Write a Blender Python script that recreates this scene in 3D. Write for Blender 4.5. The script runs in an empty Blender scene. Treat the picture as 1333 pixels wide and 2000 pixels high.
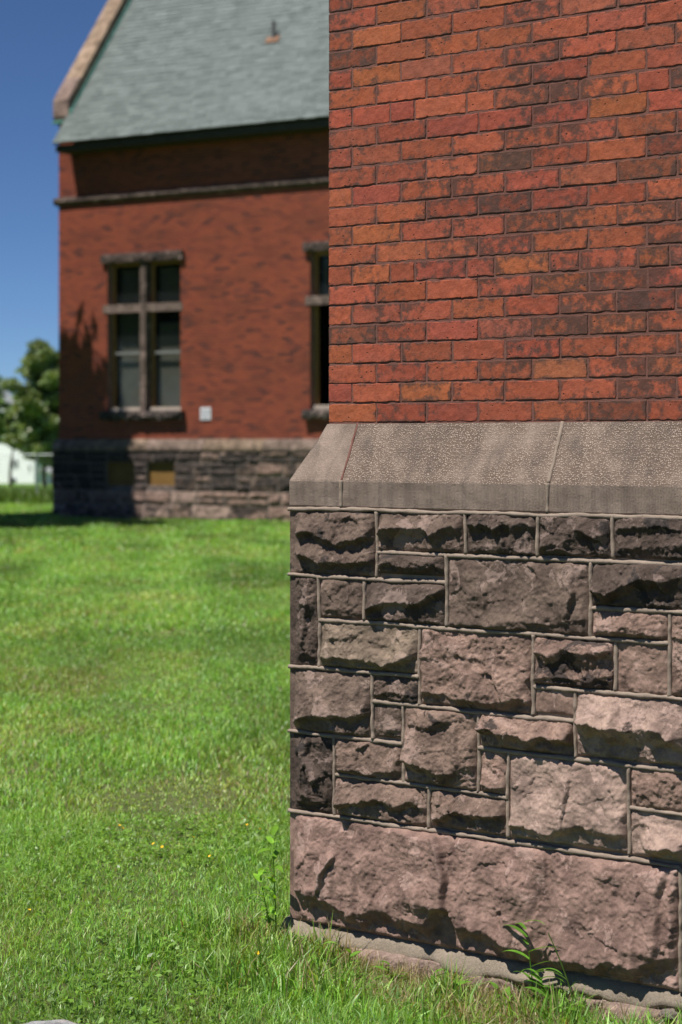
import bpy, math, random
import numpy as np
from mathutils import Vector, Matrix

# ------------------------------------------------------------------ camera, sky, sun, exposure
FPX, CAMH, XC, YH = 3650.0, 1.62, 666.5, 865.0      # measured from the photograph (1333 x 2000)
SC = bpy.context.scene
COL = SC.collection
cam = bpy.data.cameras.new('camera'); camo = bpy.data.objects.new('camera', cam); COL.objects.link(camo)
camo.location = (0, 0, CAMH); camo.rotation_euler = (math.pi/2, 0, 0)
cam.sensor_fit = 'AUTO'; cam.sensor_width = 36; cam.lens = FPX/2000*36
cam.shift_y = -(1000-YH)/2000
cam.clip_start = .05; cam.clip_end = 6000
cam.dof.use_dof = True; cam.dof.focus_distance = 5.95; cam.dof.aperture_fstop = cam.lens/1000/.0200
SC.camera = camo

SUN_EL, SUN_AZ = math.radians(62), math.radians(51)   # azimuth: left of straight-behind-the-camera
to_sun = Vector((-math.sin(SUN_AZ)*math.cos(SUN_EL), -math.cos(SUN_AZ)*math.cos(SUN_EL), math.sin(SUN_EL)))
W = bpy.data.worlds.new('World'); SC.world = W; W.use_nodes = True
wn = W.node_tree; wn.nodes.clear()
sky = wn.nodes.new('ShaderNodeTexSky'); sky.sky_type = 'NISHITA'; sky.sun_disc = False
sky.sun_elevation = SUN_EL
sky.sun_rotation = math.atan2(to_sun.x, to_sun.y)
sky.air_density = .58; sky.dust_density = 0.; sky.ozone_density = 10.; sky.altitude = 1000
bg = wn.nodes.new('ShaderNodeBackground'); bg.inputs[1].default_value = .07
wo = wn.nodes.new('ShaderNodeOutputWorld')
wn.links.new(sky.outputs[0], bg.inputs[0]); wn.links.new(bg.outputs[0], wo.inputs[0])
sun = bpy.data.lights.new('sun', 'SUN'); suno = bpy.data.objects.new('sun', sun); COL.objects.link(suno)
sun.energy = 5.0; sun.angle = math.radians(.5); sun.color = (1, .955, .88)
suno.rotation_euler = to_sun.to_track_quat('Z', 'Y').to_euler(); suno.location = (-8, -6, 18)
SC.view_settings.view_transform = 'Standard'; SC.view_settings.look = 'None'
SC.view_settings.gamma = 1; SC.view_settings.use_curve_mapping = False
SC.view_settings.exposure = 0.34
SC.render.engine = 'CYCLES'; SC.cycles.use_denoising = True
SC.cycles.max_bounces = 6; SC.cycles.transparent_max_bounces = 8
SC.cycles.caustics_reflective = False; SC.cycles.caustics_refractive = False

# ------------------------------------------------------------------ helpers
rng = np.random.default_rng(7)
R = random.Random(5)

def vnoise(x, y, seed=0):
    xi = np.floor(x).astype(np.int64); yi = np.floor(y).astype(np.int64)
    fx = x-xi; fy = y-yi
    fx = fx*fx*fx*(fx*(fx*6-15)+10); fy = fy*fy*fy*(fy*(fy*6-15)+10)
    def h(a, b):
        n = (a*374761393+b*668265263+seed*974634777) & 0xffffffff
        n = ((n ^ (n >> 13))*1274126177) & 0xffffffff
        n = n ^ (n >> 16)
        return (n & 0xffff)/32767.5-1
    a = h(xi, yi); b = h(xi+1, yi); c = h(xi, yi+1); d = h(xi+1, yi+1)
    return (a*(1-fx)+b*fx)*(1-fy)+(c*(1-fx)+d*fx)*fy
def fbm(x, y, seed=0, o=4, g=.5):
    s = 0; a = 1
    for i in range(o):
        s = s+a*vnoise(x*2**i, y*2**i, seed+i*17); a *= g
    return s
def sstep(a, b, x):
    t = np.clip((x-a)/(b-a), 0, 1); return t*t*(3-2*t)

def link(name, me, mat=None, parent=None, kind=None, label=None, cat=None, group=None, loc=None, color=None):
    o = bpy.data.objects.new(name, me); COL.objects.link(o)
    if mat is not None and me is not None and not len(me.materials): me.materials.append(mat)
    if parent is not None: o.parent = parent
    if loc is not None: o.location = loc
    if kind: o['kind'] = kind
    if label: o['label'] = label
    if cat: o['category'] = cat
    if group: o['group'] = group
    if color is not None: o.color = color
    return o
def empty(name, label, cat, loc, rz=0, group=None):
    o = bpy.data.objects.new(name, None); COL.objects.link(o)
    o.location = loc; o.rotation_euler = (0, 0, rz); o.empty_display_size = .2
    o['label'] = label; o['category'] = cat
    if group: o['group'] = group
    return o
def pymesh(name, V, Fc, smooth=False):
    me = bpy.data.meshes.new(name); me.from_pydata([tuple(map(float, v)) for v in V], [], [tuple(map(int, f)) for f in Fc]); me.update()
    if smooth: me.polygons.foreach_set('use_smooth', [True]*len(me.polygons))
    return me
def fastmesh(name, V, Fc, n, smooth=False):
    """V (k,3) array, Fc (m,n) array of n-gons"""
    me = bpy.data.meshes.new(name); V = np.asarray(V, np.float32); Fc = np.asarray(Fc, np.int32)
    me.vertices.add(len(V)); me.vertices.foreach_set('co', V.ravel())
    me.loops.add(Fc.size); me.loops.foreach_set('vertex_index', Fc.ravel())
    me.polygons.add(len(Fc)); me.polygons.foreach_set('loop_start', np.arange(0, Fc.size, n, dtype=np.int32))
    me.polygons.foreach_set('loop_total', np.full(len(Fc), n, np.int32))
    me.update(calc_edges=True)
    if smooth: me.polygons.foreach_set('use_smooth', np.ones(len(Fc), bool))
    me.validate(); return me
class MB:
    def __init__(s): s.V = []; s.F = []
    def add(s, V, Fc):
        b = len(s.V); s.V += [tuple(v) for v in V]; s.F += [tuple(i+b for i in f) for f in Fc]; return s
    def box(s, x0, x1, y0, y1, z0, z1):
        V = [(x0,y0,z0),(x1,y0,z0),(x1,y1,z0),(x0,y1,z0),(x0,y0,z1),(x1,y0,z1),(x1,y1,z1),(x0,y1,z1)]
        return s.add(V, [(0,3,2,1),(4,5,6,7),(0,1,5,4),(1,2,6,5),(2,3,7,6),(3,0,4,7)])
    def chbox(s, x0, x1, y0, y1, z0, z1, c):
        """box chamfered on the front (-y) side"""
        V = [(x0+c,y0,z0+c),(x1-c,y0,z0+c),(x1-c,y0,z1-c),(x0+c,y0,z1-c),
             (x0,y0+c,z0),(x1,y0+c,z0),(x1,y0+c,z1),(x0,y0+c,z1),
             (x0,y1,z0),(x1,y1,z0),(x1,y1,z1),(x0,y1,z1)]
        Fc = [(0,1,2,3),(8,11,10,9)]
        for i in range(4):
            j = (i+1) % 4; Fc += [(4+i,4+j,j,i),(8+i,8+j,4+j,4+i)]
        return s.add(V, Fc)
    def prism(s, poly, a, b, axis=0):
        """poly of 2D points extruded along axis from a to b"""
        n = len(poly)
        def P(t, q): return (t,q[0],q[1]) if axis == 0 else ((q[0],t,q[1]) if axis == 1 else (q[0],q[1],t))
        return s.add([P(a,q) for q in poly]+[P(b,q) for q in poly],
                     [tuple(range(n-1,-1,-1)), tuple(range(n,2*n))]+[(i,(i+1)%n,n+(i+1)%n,n+i) for i in range(n)])
    def tube(s, pts, rad, k=6):
        pts = [Vector(p) for p in pts]; rings = []
        for i, p in enumerate(pts):
            d = (pts[min(i+1,len(pts)-1)]-pts[max(i-1,0)]).normalized()
            a = d.cross(Vector((0,0,1)) if abs(d.z) < .9 else Vector((1,0,0))).normalized(); b = d.cross(a)
            r = rad[i] if isinstance(rad, (list, tuple)) else rad
            rings.append([p+a*(r*math.cos(2*math.pi*j/k))+b*(r*math.sin(2*math.pi*j/k)) for j in range(k)])
        V = [v for r_ in rings for v in r_]; Fc = []
        for i in range(len(pts)-1):
            for j in range(k):
                Fc.append((i*k+j,(i+1)*k+j,(i+1)*k+(j+1)%k,i*k+(j+1)%k))
        Fc += [tuple(range(k)), tuple(range(len(V)-1,len(V)-k-1,-1))]
        return s.add(V, Fc)
    def mesh(s, name, smooth=False): return pymesh(name, s.V, s.F, smooth)

# ------------------------------------------------------------------ materials
def newmat(name):
    m = bpy.data.materials.new(name); m.use_nodes = True; nt = m.node_tree; nt.nodes.clear()
    return m, nt
def nd(nt, t, ins=None, **props):
    n = nt.nodes.new(t)
    for k, v in props.items(): setattr(n, k, v)
    for k, v in (ins or {}).items():
        s = n.inputs[k]
        if isinstance(v, bpy.types.NodeSocket): nt.links.new(v, s)
        else: s.default_value = v
    return n
def noise(nt, scale, vec, detail=4, rough=.55, dist=0, dim='3D'):
    return nd(nt, 'ShaderNodeTexNoise', {'Vector': vec, 'Scale': scale, 'Detail': detail, 'Roughness': rough, 'Distortion': dist}).outputs['Fac']
def ramp(nt, fac, a, b, ca=0., cb=1.):
    n = nd(nt, 'ShaderNodeMapRange', {'Value': fac, 'From Min': a, 'From Max': b, 'To Min': ca, 'To Max': cb}); return n.outputs[0]
def mathn(nt, op, a, b=0.):
    return nd(nt, 'ShaderNodeMath', {0: a, 1: b}, operation=op).outputs[0]
def mix(nt, fac, a, b, blend='MIX'):
    n = nt.nodes.new('ShaderNodeMix'); n.data_type = 'RGBA'; n.blend_type = blend
    for idx, v in ((0, fac), (6, a), (7, b)):
        if isinstance(v, bpy.types.NodeSocket): nt.links.new(v, n.inputs[idx])
        else: n.inputs[idx].default_value = v if idx == 0 else (tuple(v)+(1,))[:4]
    return n.outputs[2]
def bump(nt, h, dist, strength=1., normal=None):
    ins = {'Height': h, 'Distance': dist, 'Strength': strength}
    if normal is not None: ins['Normal'] = normal
    return nd(nt, 'ShaderNodeBump', ins).outputs[0]
def finish(nt, color, rough=.85, normal=None, spec=.3, **kw):
    ins = {'Base Color': color if isinstance(color, bpy.types.NodeSocket) else (tuple(color)+(1,))[:4],
           'Roughness': rough, 'Specular IOR Level': spec}
    if normal is not None: ins['Normal'] = normal
    ins.update(kw)
    b = nd(nt, 'ShaderNodeBsdfPrincipled', ins)
    o = nt.nodes.new('ShaderNodeOutputMaterial'); nt.links.new(b.outputs[0], o.inputs[0]); return b
def pos(nt): return nt.nodes.new('ShaderNodeNewGeometry').outputs['Position']
def simple(name, c, rough=.8, var=.15, scale=20., bumpd=0., spec=.3, metal=0.):
    m, nt = newmat(name); p = pos(nt)
    n = noise(nt, scale, p, 5); col = mix(nt, ramp(nt, n, .3, .7), [x*(1-var) for x in c], [min(1, x*(1+var)) for x in c])
    nm = bump(nt, noise(nt, scale*3, p, 4), bumpd) if bumpd else None
    finish(nt, col, rough, nm, spec, Metallic=metal); return m

def mat_brick(name, near=True):
    m, nt = newmat(name); p = pos(nt)
    oi = nt.nodes.new('ShaderNodeObjectInfo')
    if near:
        base = oi.outputs['Color']; stain_amt = oi.outputs['Alpha']; rnd = oi.outputs['Random']
    else:
        rnd = nt.nodes.new('ShaderNodeNewGeometry').outputs['Random Per Island']
        base = nd(nt, 'ShaderNodeValToRGB', {'Fac': rnd})
        cr = base.color_ramp; cr.elements[0].position = 0; cr.elements[0].color = (.24,.066,.038,1)
        cr.elements[1].position = 1; cr.elements[1].color = (.20,.060,.040,1)
        for q, c in ((.3,(.285,.076,.042,1)),(.6,(.235,.062,.038,1)),(.86,(.21,.056,.038,1)),(.92,(.10,.036,.032,1))):
            e = cr.elements.new(q); e.color = c
        base = base.outputs[0]; stain_amt = .22
    off = nd(nt, 'ShaderNodeVectorMath', {0: p, 1: nd(nt, 'ShaderNodeCombineXYZ', {0: mathn(nt,'MULTIPLY',rnd,37.), 1: mathn(nt,'MULTIPLY',rnd,11.), 2: 0.}).outputs[0]}, operation='ADD').outputs[0]
    # cloudy colour change inside a brick
    col = mix(nt, ramp(nt, noise(nt, 22, off, 4), .35, .7), base, mix(nt, 1., base, (1.25,1.12,1.0), 'MULTIPLY'))
    col = mix(nt, ramp(nt, noise(nt, 70, off, 4, .7), .42, .70, 0., .7), col, mix(nt, 1., base, (.72,.62,.60), 'MULTIPLY'))
    # soot and lichen stains: patches whose reach differs from brick to brick
    big = noise(nt, 2.6 if near else .9, p, 4, .6)
    n1 = noise(nt, 34 if near else 9, off, 7, .70)
    thr = mathn(nt, 'SUBTRACT', .80, mathn(nt, 'MULTIPLY', stain_amt, .42))
    thr = mathn(nt, 'SUBTRACT', thr, mathn(nt, 'MULTIPLY', mathn(nt,'SUBTRACT',big,.5), .75 if near else .3))
    if near:
        gc = nd(nt,'ShaderNodeSeparateXYZ',{0: nt.nodes.new('ShaderNodeTexCoord').outputs['Generated']})
        ez = mathn(nt,'ABSOLUTE', mathn(nt,'SUBTRACT', gc.outputs[2], .5)); ex_ = mathn(nt,'ABSOLUTE', mathn(nt,'SUBTRACT', gc.outputs[0], .5))
        ed = mathn(nt,'MAXIMUM', ramp(nt, ez, .30, .52), ramp(nt, ex_, .42, .51))
        thr = mathn(nt,'SUBTRACT', thr, mathn(nt,'MULTIPLY', ed, .17))
    st = nd(nt, 'ShaderNodeMapRange', {'Value': mathn(nt,'SUBTRACT', n1, thr), 'From Min': -.05, 'From Max': .10}).outputs[0]
    col = mix(nt, mathn(nt,'MULTIPLY',st,.80), col, (.055,.038,.032))
    if near:
        # pits
        vo = nd(nt, 'ShaderNodeTexVoronoi', {'Vector': off, 'Scale': 62.}); 
        keep = nd(nt, 'ShaderNodeSeparateColor', {0: vo.outputs['Color']}).outputs[0]
        pit = mathn(nt,'MULTIPLY', ramp(nt, vo.outputs['Distance'], .12, .22, 1., 0.), ramp(nt, keep, .90, .91))
        col = mix(nt, mathn(nt,'MULTIPLY',pit,.8), col, (.04,.026,.02))
        # pale lime smears
        n3 = noise(nt, 9, off, 4); col = mix(nt, ramp(nt, n3, .72, .82, 0., .25), col, (.42,.27,.22))
        nm = bump(nt, mathn(nt,'SUBTRACT', mathn(nt,'ADD', mathn(nt,'MULTIPLY',noise(nt, 260, p, 4, .65),.45), noise(nt, 45, off, 3)), mathn(nt,'MULTIPLY',pit,1.2)), .0028, .8)
    else:
        nm = bump(nt, noise(nt, 60, p, 3), .004)
        # rain-washed dark streaks below the eaves band and here and there
        sc = nd(nt, 'ShaderNodeVectorMath', {0: p, 1: (.55, .55, 1.9)}, operation='MULTIPLY').outputs[0]
        col = mix(nt, ramp(nt, noise(nt, 1.5, sc, 6, .62), .46, .70, 0., .5), col, (.07,.03,.022))
    finish(nt, col, .82, nm, .25); return m

def mat_stone(name, near=True):
    m, nt = newmat(name); p = pos(nt)
    oi = nt.nodes.new('ShaderNodeObjectInfo'); base = oi.outputs['Color']; crust = oi.outputs['Alpha']
    off = nd(nt, 'ShaderNodeVectorMath', {0: p, 1: nd(nt,'ShaderNodeCombineXYZ',{0: mathn(nt,'MULTIPLY',oi.outputs['Random'],23.),1:0.,2:mathn(nt,'MULTIPLY',oi.outputs['Random'],9.)}).outputs[0]}, operation='ADD').outputs[0]
    k = 1. if near else .35
    col = mix(nt, ramp(nt, noise(nt, 14*k, off, 5, .6), .35, .68), mix(nt, 1., base, (.62,.60,.60), 'MULTIPLY'), mix(nt, 1., base, (1.32,1.3,1.27), 'MULTIPLY'))
    # fine grain of the sandstone
    g = noise(nt, 170*k, off, 4, .8)
    col = mix(nt, ramp(nt, g, .36, .64), mix(nt, 1., col, (.87,.86,.85), 'MULTIPLY'), mix(nt, 1., col, (1.13,1.12,1.11), 'MULTIPLY'))
    # freshly flaked, paler patches with crisp edges
    fl = noise(nt, 9*k, off, 7, .68, .6)
    col = mix(nt, ramp(nt, fl, .57, .585, 0., .7), col, mix(nt, .5, mix(nt, 1., base, (1.7,1.6,1.55), 'MULTIPLY'), (.34,.25,.22)))
    if near:
        pt = nt.nodes.new('ShaderNodeNewGeometry').outputs['Pointiness']
        wear = mathn(nt,'MULTIPLY', ramp(nt, pt, .525, .60), ramp(nt, noise(nt, 11, off, 4), .42, .6))
        col = mix(nt, mathn(nt,'MULTIPLY',wear,.75), col, mix(nt, .6, mix(nt, 1., base, (1.8,1.7,1.65), 'MULTIPLY'), (.42,.33,.29)))
    # black weathering crust
    c1 = noise(nt, 7*k, off, 7, .66, .4)
    thr = mathn(nt, 'SUBTRACT', .74, mathn(nt,'MULTIPLY',crust,.58))
    cr = nd(nt,'ShaderNodeMapRange',{'Value': mathn(nt,'SUBTRACT',c1,thr),'From Min':-.008,'From Max':.03}).outputs[0]
    col = mix(nt, mathn(nt,'MULTIPLY',cr,.85), col, (.036,.031,.030))
    h = mathn(nt,'ADD', mathn(nt,'MULTIPLY',noise(nt, 120*k, off, 6, .78),.9), noise(nt, 40*k, off, 5, .6))
    # split facets: every cell a little plane with its own tilt
    wp = nd(nt,'ShaderNodeTexNoise',{'Vector':off,'Scale':30*k,'Detail':4.,'Roughness':.6}).outputs['Color']
    wpv = nd(nt,'ShaderNodeVectorMath',{0:off,1:nd(nt,'ShaderNodeVectorMath',{0:wp,1:(.05/k,)*3},operation='MULTIPLY').outputs[0]},operation='ADD').outputs[0]
    for sc_f, am_f in ((32*k, 1.9), (85*k, .9)):
        vf = nd(nt,'ShaderNodeTexVoronoi',{'Vector':wpv,'Scale':sc_f})
        dv = nd(nt,'ShaderNodeVectorMath',{0:wpv,1:vf.outputs['Position']},operation='SUBTRACT').outputs[0]
        tl = nd(nt,'ShaderNodeVectorMath',{0:vf.outputs['Color'],1:(.5,.5,.5)},operation='SUBTRACT').outputs[0]
        dt = nd(nt,'ShaderNodeVectorMath',{0:dv,1:tl},operation='DOT_PRODUCT').outputs['Value']
        h = mathn(nt,'ADD', h, mathn(nt,'MULTIPLY', dt, 32*k*am_f))
    smooth_ = mathn(nt,'SUBTRACT', 1., mathn(nt,'MULTIPLY', oi.outputs['Object Index'], .0075))   # dressed-flat blocks are finer grained
    nm = bump(nt, h, .0060/k, smooth_)
    finish(nt, col, .9, nm, .2); return m

def mat_cap(name):
    """dressed brownstone: pecked slope, combed front"""
    m, nt = newmat(name)
    tc = nt.nodes.new('ShaderNodeTexCoord'); p = tc.outputs['Object']
    oi = nt.nodes.new('ShaderNodeObjectInfo')
    base = mix(nt, ramp(nt, noise(nt, 9, p, 5, .6), .35, .68), (.225,.170,.138), (.335,.258,.212))
    base = mix(nt, ramp(nt, noise(nt, 300, p, 3, .7), .35, .65, 0., .4), base, mix(nt, 1., base, (.7,.68,.66), 'MULTIPLY'))
    geo = nt.nodes.new('ShaderNodeNewGeometry')
    nz = nd(nt,'ShaderNodeSeparateXYZ',{0: geo.outputs['True Normal']}).outputs[2]
    slope = ramp(nt, nz, .2, .35)
    # pecked dots
    vo = nd(nt,'ShaderNodeTexVoronoi',{'Vector':p,'Scale':175.,'Randomness':.8})
    dots = ramp(nt, vo.outputs['Distance'], .22, .5, 1., 0.)
    pm = mathn(nt,'MULTIPLY', ramp(nt, noise(nt, 7, p, 6, .7), .30, .56), oi.outputs['Alpha'])
    pm = mathn(nt,'MULTIPLY', pm, slope)
    dark = mix(nt, pm, base, mix(nt, 1., base, (.58,.55,.53), 'MULTIPLY'))
    col = mix(nt, mathn(nt,'MULTIPLY', mathn(nt,'MULTIPLY',dots,pm),.9), dark, (.50,.39,.32))
    # dark streaks
    sv = nd(nt,'ShaderNodeVectorMath',{0:p,1:(14.,14.,2.)},operation='MULTIPLY').outputs[0]
    col = mix(nt, ramp(nt, noise(nt, 1., sv, 5, .65), .48, .72, 0., .6), col, (.07,.058,.052))
    # vertical combing of the front
    wv = nd(nt,'ShaderNodeTexWave',{'Vector':p,'Scale':62.,'Distortion':1.2,'Detail':2.,'Detail Scale':1.5},wave_type='BANDS',bands_direction='X').outputs['Fac']
    front = mathn(nt,'SUBTRACT',1.,slope)
    h = mathn(nt,'ADD', mathn(nt,'MULTIPLY', mathn(nt,'MULTIPLY',wv,front), .6), mathn(nt,'ADD', mathn(nt,'MULTIPLY',mathn(nt,'MULTIPLY',dots,pm),.8), noise(nt,150,p,5,.65)))
    h = mathn(nt,'ADD', h, mathn(nt,'MULTIPLY', noise(nt, 30, p, 4, .6), .9))
    finish(nt, col, .88, bump(nt, h, .0032, .9), .2); return m

def mat_mortar(name, c, scale=1.):
    m, nt = newmat(name); p = pos(nt)
    col = mix(nt, ramp(nt, noise(nt, 18*scale, p, 5, .6), .35, .7), [x*.72 for x in c], [x*1.15 for x in c])
    col = mix(nt, ramp(nt, noise(nt, 500*scale, p, 2), .4, .65, 0., .4), col, [x*1.5 for x in c])
    finish(nt, col, .92, bump(nt, noise(nt, 350*scale, p, 5, .75), .002/scale, .8), .15); return m

M = {}
M['brick'] = mat_brick('brick_face'); M['fbrick'] = mat_brick('weathered_brick_face', False)
M['stone'] = mat_stone('brownstone'); M['fstone'] = mat_stone('brownstone_rough', False)
M['cap'] = mat_cap('dressed_brownstone')
M['bmortar'] = mat_mortar('red_brick_mortar', (.165,.078,.062))
M['fmortar'] = mat_mortar('red_brick_mortar_weathered', (.26,.155,.125), .3)
M['bead'] = mat_mortar('grey_bead_mortar', (.27,.212,.170))
M['ledge'] = mat_mortar('sandy_ledge_mortar', (.25,.205,.16), .35)

def mat_blade(name, trans=.35):
    m, nt = newmat(name)
    at = nd(nt,'ShaderNodeVertexColor'); at.layer_name = 'Col'
    b = nd(nt,'ShaderNodeBsdfPrincipled',{'Base Color':at.outputs[0],'Roughness':.42,'Specular IOR Level':.5})
    t = nd(nt,'ShaderNodeBsdfTranslucent',{'Color':mix(nt,1.,at.outputs[0],(1.5,1.35,.5),'MULTIPLY')})
    s = nd(nt,'ShaderNodeMixShader',{0:trans,1:b.outputs[0],2:t.outputs[0]})
    o = nt.nodes.new('ShaderNodeOutputMaterial'); nt.links.new(s.outputs[0],o.inputs[0]); return m
M['blade'] = mat_blade('grass_blade'); M['leaf'] = mat_blade('tree_leaf', .3)
def mat_leafobj(name):
    m, nt = newmat(name); p = pos(nt); oi = nt.nodes.new('ShaderNodeObjectInfo')
    c = mix(nt, ramp(nt, noise(nt, 40, p, 3), .35,.7), mix(nt,1.,oi.outputs['Color'],(.75,.8,.7),'MULTIPLY'), mix(nt,1.,oi.outputs['Color'],(1.2,1.15,1.1),'MULTIPLY'))
    b = nd(nt,'ShaderNodeBsdfPrincipled',{'Base Color':c,'Roughness':.45,'Specular IOR Level':.4})
    t = nd(nt,'ShaderNodeBsdfTranslucent',{'Color':mix(nt,1.,c,(1.5,1.4,.5),'MULTIPLY')})
    s = nd(nt,'ShaderNodeMixShader',{0:.35,1:b.outputs[0],2:t.outputs[0]})
    o = nt.nodes.new('ShaderNodeOutputMaterial'); nt.links.new(s.outputs[0],o.inputs[0]); return m
M['weed'] = mat_leafobj('weed_leaf')
M['bark'] = simple('bark', (.09,.065,.048), .9, .35, 12, .02)
M['petal'] = simple('yellow_petal', (.85,.52,.02), .6, .1, 200)

def mat_ground():
    m, nt = newmat('lawn_soil'); p = pos(nt)
    soil = mix(nt, ramp(nt, noise(nt, 9, p, 6, .65), .35, .68), (.11,.092,.054), (.24,.20,.125))
    green = mix(nt, ramp(nt, noise(nt, 30, p, 5, .7), .3, .7), (.09,.18,.03), (.17,.30,.05))
    ln = nd(nt,'ShaderNodeVectorMath',{0:p},operation='LENGTH').outputs['Value']
    far = ramp(nt, ln, 8., 26., .35, .95)
    col = mix(nt, far, soil, green)
    finish(nt, col, .95, bump(nt, noise(nt, 60, p, 5, .7), .03), .1); return m
M['ground'] = mat_ground()

# ------------------------------------------------------------------ ground
PHI = math.atan(FPX/(XC+4352)); D1 = FPX/(38.1/.066); P = .094          # near wall
PHI2 = math.atan(FPX/(XC+5800)); D2 = FPX*CAMH/140.                        # far wall
def dirs(phi): return np.array([math.cos(phi), -math.sin(phi)]), np.array([-math.sin(phi), -math.cos(phi)])
d1, n1 = dirs(PHI); d2, n2 = dirs(PHI2)
Cb = np.array([(642-XC)/FPX*D1, D1])
C1 = Cb + P*n1 - P*d1                                                     # corner of the stone base
C2 = np.array([(115-XC)/FPX*D2, D2])
def on_wall(px, py, C, d, out=0., n=None):
    c = C + (n*out if n is not None else 0)
    k = (px-XC)/FPX; t = (k*c[1]-c[0])/(d[0]-k*d[1]); Y = c[1]+d[1]*t
    return t, CAMH+(YH-py)/FPX*Y
def near(px, py): return on_wall(px, py, C1, d1)
def far_(px, py): return on_wall(px, py, C2, d2)
def gz(x, y):
    x = np.asarray(x, float); y = np.asarray(y, float)
    r = np.hypot(x, y)
    z = -.055 + .012*vnoise(x*1.7, y*1.7, 3)+.02*vnoise(x*.35, y*.35, 9)*sstep(7, 16, r)
    s = (x-C1[0])*d1[0]+(y-C1[1])*d1[1]
    o = (x-C1[0])*n1[0]+(y-C1[1])*n1[1]
    z = z - .055*sstep(-.1, .5, s)*sstep(.9, .1, np.abs(o))
    # the land falls away behind the building
    z = z - np.where(y > 56, (np.minimum(y, 400)-56)*.0195, 0)
    z = z + .06*sstep(50, 53, y)*sstep(60, 55, y)
    return z
def ground_mesh():
    ys = np.concatenate([np.linspace(-30, 4, 12), np.arange(4.3, 9, .14), np.arange(9.2, 30, .8), np.arange(30.5, 62, 1.), np.linspace(64, 130, 18), np.linspace(140, 420, 20), np.array([600, 1000, 2000, 4000])])
    xs = np.concatenate([np.array([-4000,-1500,-600,-250,-120,-60]), np.linspace(-40,-6,20), np.arange(-5, 3, .16), np.linspace(3.4, 30, 18), np.array([60,150,400,1500,4000])])
    X, Y = np.meshgrid(xs, ys); Z = gz(X, Y)
    V = np.stack([X, Y, Z], -1).reshape(-1, 3); w = len(xs); h = len(ys)
    i = (np.arange(h-1)[:, None]*w+np.arange(w-1)).ravel()
    return fastmesh('ground', V, np.stack([i, i+1, i+1+w, i+w], -1), 4, True)
link('ground', ground_mesh(), M['ground'], kind='structure', label='lawn soil reaching to the houses', cat='ground')

# ------------------------------------------------------------------ near building
nearb = empty('brick_building', 'red brick building corner on a rock-faced brownstone base', 'building', (C1[0], C1[1], 0), -PHI)
Z_CAPT, Z_CAPE, Z_CAPB = 1.6865, 1.4955, 1.399      # water table: top, arris, underside
NLEN, NRET, NTOP = 4.2, 3.2, 5.4
CO = .066
# ---- brick wall core (mortar)
core = MB().box(P+.0024, NLEN, P+.0024, NRET, Z_CAPT-.09, NTOP).mesh('brick_wall')
wallo = link('brick_wall', core, M['bmortar'], nearb)

def brick_variant(w, h, d, seed, ret=False):
    """a brick with worn arrises and a slightly uneven face; front face at y=0, from x=0, z=0"""
    nx = max(5, int(w/.008)); nz = 8; c = .0022
    xs = np.concatenate([[0], np.linspace(c, w-c, nx), [w]]); zs = np.concatenate([[0], np.linspace(c, h-c, nz), [h]])
    X, Z = np.meshgrid(xs, zs); rs = np.random.default_rng(seed)
    n = .0009*fbm(X*30, Z*30, seed, 3)
    edge = (X <= 0)|(X >= w)|(Z <= 0)|(Z >= h)
    Y = np.where(edge, .0013+.0016*np.abs(vnoise(X*90, Z*90, seed+4)), n)
    wob = .0017
    for cx_, cz_ in ((0, 0), (w, 0), (w, h), (0, h)):
        if rs.random() < .2:
            r_ = rs.uniform(.004, .010); Y = np.maximum(Y, (r_-np.hypot(X-cx_, (Z-cz_)*1.3))*.45)
    ch = rs.uniform(0, w); r_ = rs.uniform(.002, .007); Y = np.maximum(Y, (r_-np.hypot(X-ch, Z-(h if rs.random() < .5 else 0)))*.4)
    Zw = Z+np.where(Z <= c, wob*vnoise(X*60, Z*0, seed+1), 0)+np.where(Z >= h-c, wob*vnoise(X*60, Z*0+9, seed+2), 0)
    Xw = X+np.where(X <= c, wob*.8*vnoise(Z*70, X*0, seed+3), 0)*(0 if ret else 1)+np.where(X >= w-c, wob*.8*vnoise(Z*70, X*0+5, seed+5), 0)
    V = np.stack([Xw, Y, Zw], -1).reshape(-1, 3).tolist(); W_ = len(xs); H_ = len(zs); Fc = []
    for j in range(H_-1):
        for i in range(W_-1):
            a = j*W_+i; Fc.append((a, a+1, a+1+W_, a+W_))
    per = [i for i in range(W_)]+[j*W_+W_-1 for j in range(1, H_)]+[(H_-1)*W_+i for i in range(W_-2, -1, -1)]+[j*W_ for j in range(H_-2, 0, -1)]
    b = len(V)
    for q in per: V.append((V[q][0], d, V[q][2]))
    n_ = len(per)
    for i in range(n_):
        j = (i+1) % n_; Fc.append((per[j], per[i], b+i, b+j))
    me = pymesh('brick', V, Fc); me.materials.append(M['brick']); return me
_bv = {}
def brick_mesh(w, d, k):
    key = (round(w, 4), round(d, 3), k)
    if key not in _bv: _bv[key] = brick_variant(w, CO-.0058, d, 100+len(_bv)*7, d > .09)
    return _bv[key]
PAL = [(.35,.090,.046),(.345,.085,.045),(.36,.096,.045),(.335,.082,.046),(.35,.092,.047),(.37,.102,.044),(.32,.082,.048),(.35,.088,.045)]
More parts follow.
